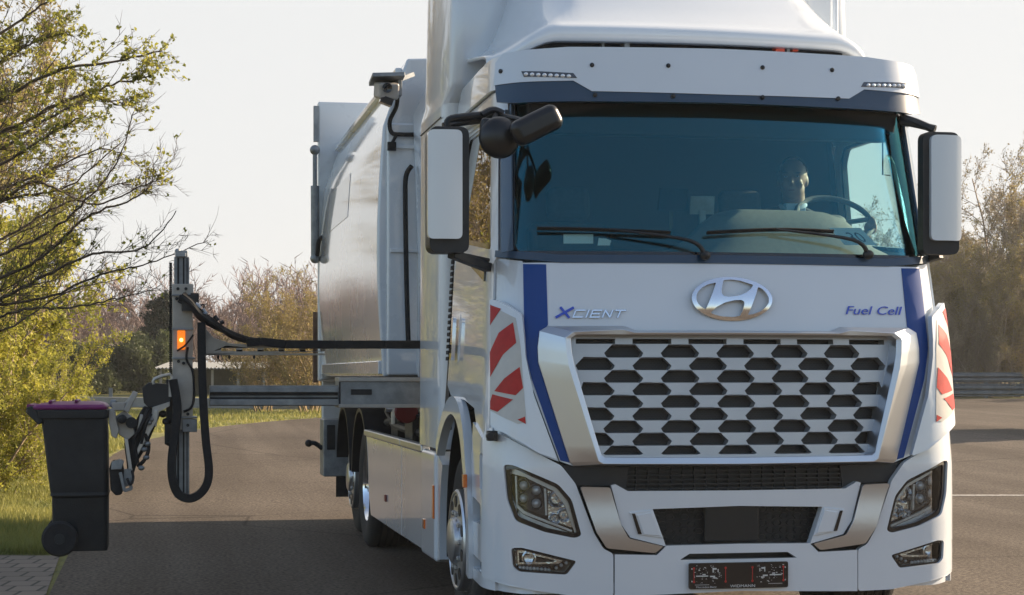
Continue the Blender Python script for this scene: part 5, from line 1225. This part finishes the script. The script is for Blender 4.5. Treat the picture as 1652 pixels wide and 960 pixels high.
def twig(p, d, L, r, leafs, lv=0):
    n = 5; cur = np.array(p); dr = np.array(d)
    for i in range(n):
        dr = dr+rng.normal(size=3)*.08+np.array([0, 0, .03]); dr /= np.linalg.norm(dr); nx = cur+dr*L/n
        Wt.seg(tuple(cur), tuple(nx), r*(1-.13*i), r*(1-.13*(i+1)))
        if leafs: buds(cur, nx, leafs)
        if lv < 2 and rng.random() < .5:
            ax = rng.normal(size=3); ax -= dr*ax.dot(dr); ax /= np.linalg.norm(ax); nd = dr*.8+ax*.6; twig(cur, nd/np.linalg.norm(nd), L*.5, max(.0022, r*.6), leafs, lv+1)
        cur = nx
def limb(pxs, r, dens, leafs, d0=DT, d1=None):
    d1 = d1 or d0; n = len(pxs); guided([wp(px, py, d0+(d1-d0)*i/(n-1)) for i, (px, py) in enumerate(pxs)], r, dens, leafs)
# upper, densely budded limbs
limb([(-205, 250), (-110, 215), (-10, 165), (90, 115), (180, 100), (262, 82)], .03, 1.3, 1.2, DT, 14.8)
limb([(-205, 300), (-100, 260), (0, 215), (90, 170), (170, 140), (246, 122)], .03, 1.3, 1.2, DT, 15.2)
limb([(-205, 330), (-100, 290), (0, 240), (80, 190), (150, 160), (215, 172)], .026, 1.3, 1.0, DT, 16)
limb([(-205, 200), (-110, 140), (-20, 70), (50, 20), (110, -20)], .028, 1.2, .9, DT, 15)
limb([(-205, 230), (-120, 180), (-40, 130), (30, 80), (90, 55), (120, 60)], .024, 1.3, 1.2, DT, 16)
limb([(-205, 380), (-90, 320), (10, 262), (80, 215), (140, 185)], .024, 1.3, .9, DT, 14.5)
limb([(-205, 120), (-130, 60), (-50, 0), (20, -40), (90, -70)], .028, 1.2, .7, DT, 15)
limb([(-205, 350), (-80, 300), (30, 240), (100, 190)], .02, 1.2, 1.1, DT, 17)
limb([(-205, 160), (-110, 120), (-30, 40), (10, -30)], .02, 1.4, .8, DT, 16.5)
# middle limbs with sparse buds
limb([(-205, 420), (-90, 370), (20, 320), (110, 300), (200, 225)], .022, 1.1, .45, DT, 15)
limb([(-205, 450), (-80, 380), (40, 300), (80, 300), (150, 330), (220, 305), (262, 285)], .02, 1.0, .45, DT, 14.6)
limb([(-205, 470), (-70, 430), (50, 390), (130, 330), (190, 260), (216, 180)], .02, 1.0, .12, DT, 14.4)
limb([(-205, 430), (-90, 340), (20, 300), (90, 270), (170, 240), (228, 270)], .018, 1.1, .2, DT, 15.6)
# lower, nearly bare sweeping limbs
limb([(-205, 500), (-60, 470), (60, 420), (140, 350), (220, 318), (250, 290)], .022, 1.1, .12, DT, 14.6)
limb([(-205, 540), (-60, 510), (60, 450), (150, 410), (230, 400), (284, 340)], .022, 1.0, .12, DT, 14.8)
limb([(-205, 520), (-60, 500), (70, 480), (170, 440), (240, 425), (335, 388)], .018, .8, .08, DT, 15)
limb([(-205, 560), (-70, 530), (40, 500), (120, 495), (190, 480), (245, 468)], .018, .9, .08, DT, 15)
limb([(-205, 480), (-80, 430), (30, 370), (100, 330), (180, 300), (236, 300)], .018, 1.1, .1, DT, 16)
limb([(-205, 590), (-80, 560), (20, 525), (110, 470), (200, 450)], .016, .9, .1, DT, 16.5)
for k in range(5):
    y0 = rng.uniform(300, 560); e = rng.uniform(20, 200); limb([(-205, y0), (-90, y0-rng.uniform(30, 70)), (0, y0-rng.uniform(60, 130)), (e, y0-rng.uniform(110, 210))], .014, 1.1, .15, DT, rng.uniform(13.8, 17.5))
# the rest of the crown, beyond the frame
for k in range(34):
    zz = 1.0+rng.random()*6.4; a = rng.uniform(0, 2*PI); b = tb_+np.array([0, 0, zz]); Lr = 3.0*(1-.07*zz)*rng.uniform(.7, 1.1)
    dx = np.array([math.cos(a), math.sin(a), .45]); 
    if dx[0]*RT[0]+dx[1]*RT[1] > .35 and zz < 5: continue
    guided([b, b+dx*Lr*.33, b+dx*Lr*.66+np.array([0, 0, .1]), b+dx*Lr+np.array([0, 0, .3])], .024, 1.1, .7 if zz > 2 else .3)
Tt = empty('budding_tree', tuple(tb_)); tag(Tt, 'tall tree with sweeping dark twigs and yellow-green buds at the left edge', 'tree')
V_, F_ = Wt.mesh_wood(); om = bpy.data.objects.new('trunk', npmesh('tree_wood', V_-tb_, F_, 'bark')); COL.objects.link(om); om.parent = Tt
V_, F_ = Wt.mesh_leaf(rng, 1.3); om = bpy.data.objects.new('crown', npmesh('tree_leaf', V_-tb_, F_, 'bud_leaf')); COL.objects.link(om); om.parent = Tt
print('tree', len(Wt.a), len(Wt.leaf))

# yellow-green willow shrubs below it
for i, (px, d, sc_, lb) in enumerate(((-35, 21, .75, 'yellow-green budding bush nearest the left picture edge, behind the bin'), (35, 25, .6, 'smaller yellow-green bush just left of the magenta bin lid'), (-70, 22, 1.25, 'tall yellow-green bush outside the left edge'), (-160, 26, 1.5, 'largest yellow-green bush far outside the left edge'), (-20, 29, .9, 'yellow-green bush rising behind the front bush at the left edge'))):
    put('willow', 'willow_shrub', (px-826)*d/FOC, d, sc_, i*1.3, lb, 'bush', 'yellow-green bushes on the left verge')
for i, (px, d, sc_, lb) in enumerate(((-190, 52, 2.1, 'tall budding tree outside the left edge, mirrored in the door window'), (-330, 50, 2.3, 'tallest budding tree of the row outside the left picture edge'), (-470, 54, 2.2, 'budding tree farthest left of the row outside the picture edge'), (-250, 66, 2.4, 'far tall budding tree behind the row outside the left edge'))):
    put('bare_c', 'roadside_tree', (px-826)*d/FOC, d, sc_, i*1.7, lb, 'tree', 'tall trees left of the road')
# multi-stemmed golden shrubs behind the arm
for i, (px, d, sc_, k, lb) in enumerate(((425, 47, .70, 'gold', 'golden-brown bare shrub behind the lifting arm, left one of the pair'), (500, 46, .84, 'gold', 'golden-brown bare shrub with dark stems right beside the refuse body'), (556, 50, .85, 'gold', 'golden-brown shrub hidden mostly behind the truck body'))):
    put(k, 'bare_shrub', (px-826)*d/FOC, d, sc_, i*2.1, lb, 'shrub', 'golden shrubs behind the lifting arm')
for i, (px, d, sc_, lb) in enumerate(((145, 62, .62, 'bright green bush behind the left guard rail near the bin'), (205, 66, .68, 'dark green round bush left of the mast'), (240, 64, .74, 'dark green taller bush touching the mast on its left'))):
    put('leafy', 'green_bush', (px-826)*d/FOC, d, sc_, i*1.9, lb, 'bush', 'green bushes behind the left rail')
for i, (px, d, sc_, lb) in enumerate(((268, 72, .78, 'narrow dark conifer directly behind the mast'), (252, 74, .62, 'small dark conifer just left of the mast'))):
    put('conifer', 'conifer', (px-826)*d/FOC, d, sc_, i*1.1, lb, 'conifer', None)
put('leafy', 'green_bush', 12.9, 36.6, 1.25, .4, 'round green bush outside the right edge, its shadow crossing the lot', 'bush', None)
# shrubs on the right behind the guard rail
rs = [(1470, 63, 1.0, 'bare_a', 'bare brown shrub just right of the cab, partly behind the mirror'), (1515, 61, .82, 'bare_c', 'low yellowish twiggy shrub below the right mirror'), (1548, 66, 1.12, 'bare_b', 'bare brown shrub second from the mirror, above the rail'),
      (1585, 60, .86, 'bare_c', 'greenish budding shrub in front of the bare ones at the right'), (1612, 65, 1.28, 'bare_a', 'tall bare shrub near the right picture edge'), (1655, 62, 1.3, 'bare_b', 'tallest bare shrub cut by the right picture edge'),
      (1640, 58.8, .7, 'bare_c', 'low dense shrub right behind the guard rail at the right edge'), (1545, 59.2, .62, 'bare_a', 'short leafless shrub directly behind the guard rail'), (1710, 64, 1.4, 'bare_a', 'bare shrub just outside the right edge'), (1775, 62, 1.3, 'bare_c', 'budding shrub outside the right edge'),
      (1498, 58.9, .6, 'bare_b', 'small shrub behind the rail next to the truck corner'), (1595, 58.8, .6, 'bare_b', 'small leafless shrub touching the rail'), (1570, 72, 1.35, 'bare_a', 'pale bare tree standing behind the row of shrubs'), (1500, 73, 1.2, 'bare_b', 'far bare tree behind the shrubs beside the cab')]
for i, (px, d, sc_, k, lb) in enumerate(rs): put(k, 'bare_shrub', (px-826)*d/FOC, d, sc_, i*1.7, lb, 'shrub', 'bare shrubs behind the right guard rail')
# far wood as one mass
def mass(name, keys, spots, m, label, cat):
    Vs = []; Fs = []; k = 0
    for i, (a, d, sc_, rz, sz) in enumerate(spots):
        me = PROTO[keys[i % len(keys)]][0]; n = len(me.vertices); co = np.empty(n*3, np.float32); me.vertices.foreach_get('co', co); co = co.reshape(-1, 3)
        f = np.empty(len(me.loops), np.int32); me.loops.foreach_get('vertex_index', f); f = f.reshape(-1, 4)
        c, s_ = math.cos(rz), math.sin(rz); co = co @ np.array([[c, s_, 0], [-s_, c, 0], [0, 0, 1]])*np.array([sc_, sc_, sc_*sz]); Vs.append(co+np.array(tuple(G(a, d)))); Fs.append(f+k); k += n
    o = bpy.data.objects.new(name, npmesh(name, np.concatenate(Vs), np.concatenate(Fs), m)); COL.objects.link(o); tag(o, label, cat, kind='stuff')
sp = []
rw = random.Random(4)
for i in range(90):
    px = rw.uniform(-420, 620); d = rw.uniform(84, 104); sp.append(((px-826)*d/FOC, d, rw.uniform(.8, 1.15), rw.uniform(0, 6), 1.0))
for i in range(26):
    d = rw.uniform(80, 100); sp.append(((rw.uniform(1440, 2000)-826)*d/FOC, d, rw.uniform(.7, 1.0), rw.uniform(0, 6), 1.0))
mass('far_wood', ['wood_a', 'wood_b'], sp, 'twig_purple', 'hazy brown leafless wood along the horizon', 'wood')
sp = []
for i in range(60):
    px = rw.uniform(-420, 640); d = rw.uniform(76, 83); sp.append(((px-826)*d/FOC, d, rw.uniform(.3, .5), rw.uniform(0, 6), 1.0))
mass('undergrowth', ['wood_b', 'wood_a'], sp, 'twig', 'low brown undergrowth in front of the wood', 'undergrowth')

# ------------------------------------------------------------------ grass blades
rng = np.random.default_rng(5); N = 42000
dd = 14.5+rng.random(N)**1.6*30; aa = (rng.uniform(-60, 215, N)-826)*dd/FOC
es = np.array(sorted([(d, a) for a, d in le])); lim = np.interp(dd, es[:, 0], es[:, 1]); keep = (aa < lim-.02) & (dd > gpx(50, 895)[1])
dd = dd[keep]; aa = aa[keep]
N2 = 9000; d3 = rng.uniform(36, 47, N2); a3 = (rng.uniform(180, 560, N2)-826)*d3/FOC; l3 = np.array([np.interp(x, [q[0] for q in le[3:]], [q[1] for q in le[3:]]) for x in a3]); kp = d3 > l3+.1
dd = np.concatenate([dd, d3[kp]]); aa = np.concatenate([aa, a3[kp]]); n = len(dd)
z = .018*np.clip(np.minimum(dd, 75)-20, 0, None); base = np.stack([CX+aa*RT[0]+dd*FW[0], CY+aa*RT[1]+dd*FW[1], z], 1)
h_ = rng.uniform(.03, .11, n)*(.6+.8*(np.sin(aa*2.3)*np.cos(dd*1.1)*.5+.5)); an = rng.uniform(0, 2*PI, n); w_ = rng.uniform(.004, .009, n)*(dd/18)
t = np.stack([np.cos(an), np.sin(an), np.zeros(n)], 1)*w_[:, None]; tip = base+np.stack([rng.normal(size=n)*.03, rng.normal(size=n)*.03, h_], 1)
V_ = np.stack([base-t, base+t, tip], 1).reshape(-1, 3); F_ = np.arange(n*3).reshape(-1, 3)
o = bpy.data.objects.new('grass', npmesh('grass', V_, F_, 'grass_blade')); COL.objects.link(o); tag(o, 'sunlit yellow-green grass on the verge left of the asphalt', 'grass', kind='stuff')

# ------------------------------------------------------------------ guard rails, shed
def wbeam(a0, d0, a1, d1, zc, m, parent, name='rail_beam', h=.31):
    prof = [(-.5, 0), (-.42, .0), (-.3, .08), (-.12, .08), (0, 0), (.12, .08), (.3, .08), (.42, 0), (.5, 0)]
    A = G(a0, d0); B = G(a1, d1); t = (B-A).normalized(); nrm = Vector((t.y, -t.x, 0)); V = []; Fc = []
    n = 24
    for i in range(n+1):
        P_ = A.lerp(B, i/n); 
        for z_, o_ in prof: V.append(tuple(P_+Vector((0, 0, zc+z_*h))+nrm*o_))
        for z_, o_ in prof[::-1]: V.append(tuple(P_+Vector((0, 0, zc+z_*h))+nrm*(o_-.006)))
    m_ = len(prof)*2
    for i in range(n):
        for k in range(m_): Fc.append((i*m_+k, (i+1)*m_+k, (i+1)*m_+(k+1) % m_, i*m_+(k+1) % m_))
    return obj(name, (V, Fc), m, parent, 0, 20)
a0, a1 = (1380-826)*58/FOC, (2300-826)*58/FOC
Rr = empty('guard_rail', G(a0, 58)); tag(Rr, 'grey double steel guard rail along the far edge of the lot on the right', 'guard rail')
wbeam(a0, 58, a1, 58, .64, 'rail_steel', Rr); wbeam(a0, 58.05, a1, 58.05, .25, 'rail_steel', Rr, h=.40)
for k in range(10):
    a = a0+1.2+k*2.9; P_ = G(a, 58.14); obj('post', box((P_.x, P_.y, P_.z+.38), (.1, .1, .78)), 'rail_steel', Rr)
Rl = empty('low_wall', G((100-826)*49/FOC, 49)); tag(Rl, 'low pale concrete wall with short posts behind the grass strip, seen under the lifting arm', 'wall')
b0, b1 = (60-826)*49/FOC, (640-826)*47/FOC
A = G(b0, 50.9); B = G(b1, 47.9); obj('kerb_wall', beam(A+Vector((0, 0, .06)), B+Vector((0, 0, .06)), .25, .40), 'concrete', Rl, .02)
for k in range(9):
    t = (k+.5)/9; P_ = A.lerp(B, t); obj('post', box((P_.x+.03, P_.y+.15, P_.z+.25), (.1, .1, .5)), 'rail_steel', Rl)
# shed with a corrugated roof
d = 60; x0, x1 = (250-826)*d/FOC, (432-826)*d/FOC; Sd = empty('shed', G((x0+x1)/2, d+1)); tag(Sd, 'low open shed with pale corrugated roof behind the mast and the rail', 'shed')
V = []; Fc = []; n = 120; zr = CZ+13*d/FOC-.02
for i in range(n+1):
    a = x0+(x1-x0)*i/n; b_ = .03*math.cos(i*PI/2)
    for dd_, zz in ((d, zr-.04), (d+2.6, zr+.16), (d+2.6, zr+.14), (d, zr-.06)):
        P_ = G(a, dd_); V.append((P_.x, P_.y, zz+b_))
for i in range(n):
    for k in range(4): Fc.append((i*4+k, (i+1)*4+k, (i+1)*4+(k+1) % 4, i*4+(k+1) % 4))
obj('roof', (V, Fc), 'roof_sheet', Sd, 0, 0)
A = G(x0+.1, d+2.5); B = G(x1-.1, d+2.5); zg = zt(d); obj('wall', beam(Vector((A.x, A.y, (zg+zr)/2)), Vector((B.x, B.y, (zg+zr)/2)), .1, zr-zg-.02), 'shed_wall', Sd)
for k in range(5):
    P_ = G(x0+.15+(x1-x0-.3)*k/4, d+.2); obj('post', box((P_.x, P_.y, (zg+zr)/2-.05), (.08, .08, zr-zg-.1)), 'concrete', Sd)

# ------------------------------------------------------------------ spring haze: one closed box round everything
hz = obj('haze', box((0, 30, 8.8), (420, 460, 20)), 'cab_dark', None, 0, 0); tag(hz, 'thin pale haze in the air over the far trees', 'haze', kind='stuff')
m = bpy.data.materials.new('haze_air'); m.use_nodes = True; n = m.node_tree; n.nodes.clear(); o_ = n.nodes.new('ShaderNodeOutputMaterial'); v_ = n.nodes.new('ShaderNodeVolumePrincipled')
v_.inputs['Color'].default_value = (.93, .93, .93, 1); v_.inputs['Density'].default_value = .0006; v_.inputs['Anisotropy'].default_value = .35
n.links.new(v_.outputs[0], o_.inputs['Volume']); hz.data.materials.clear(); hz.data.materials.append(m)
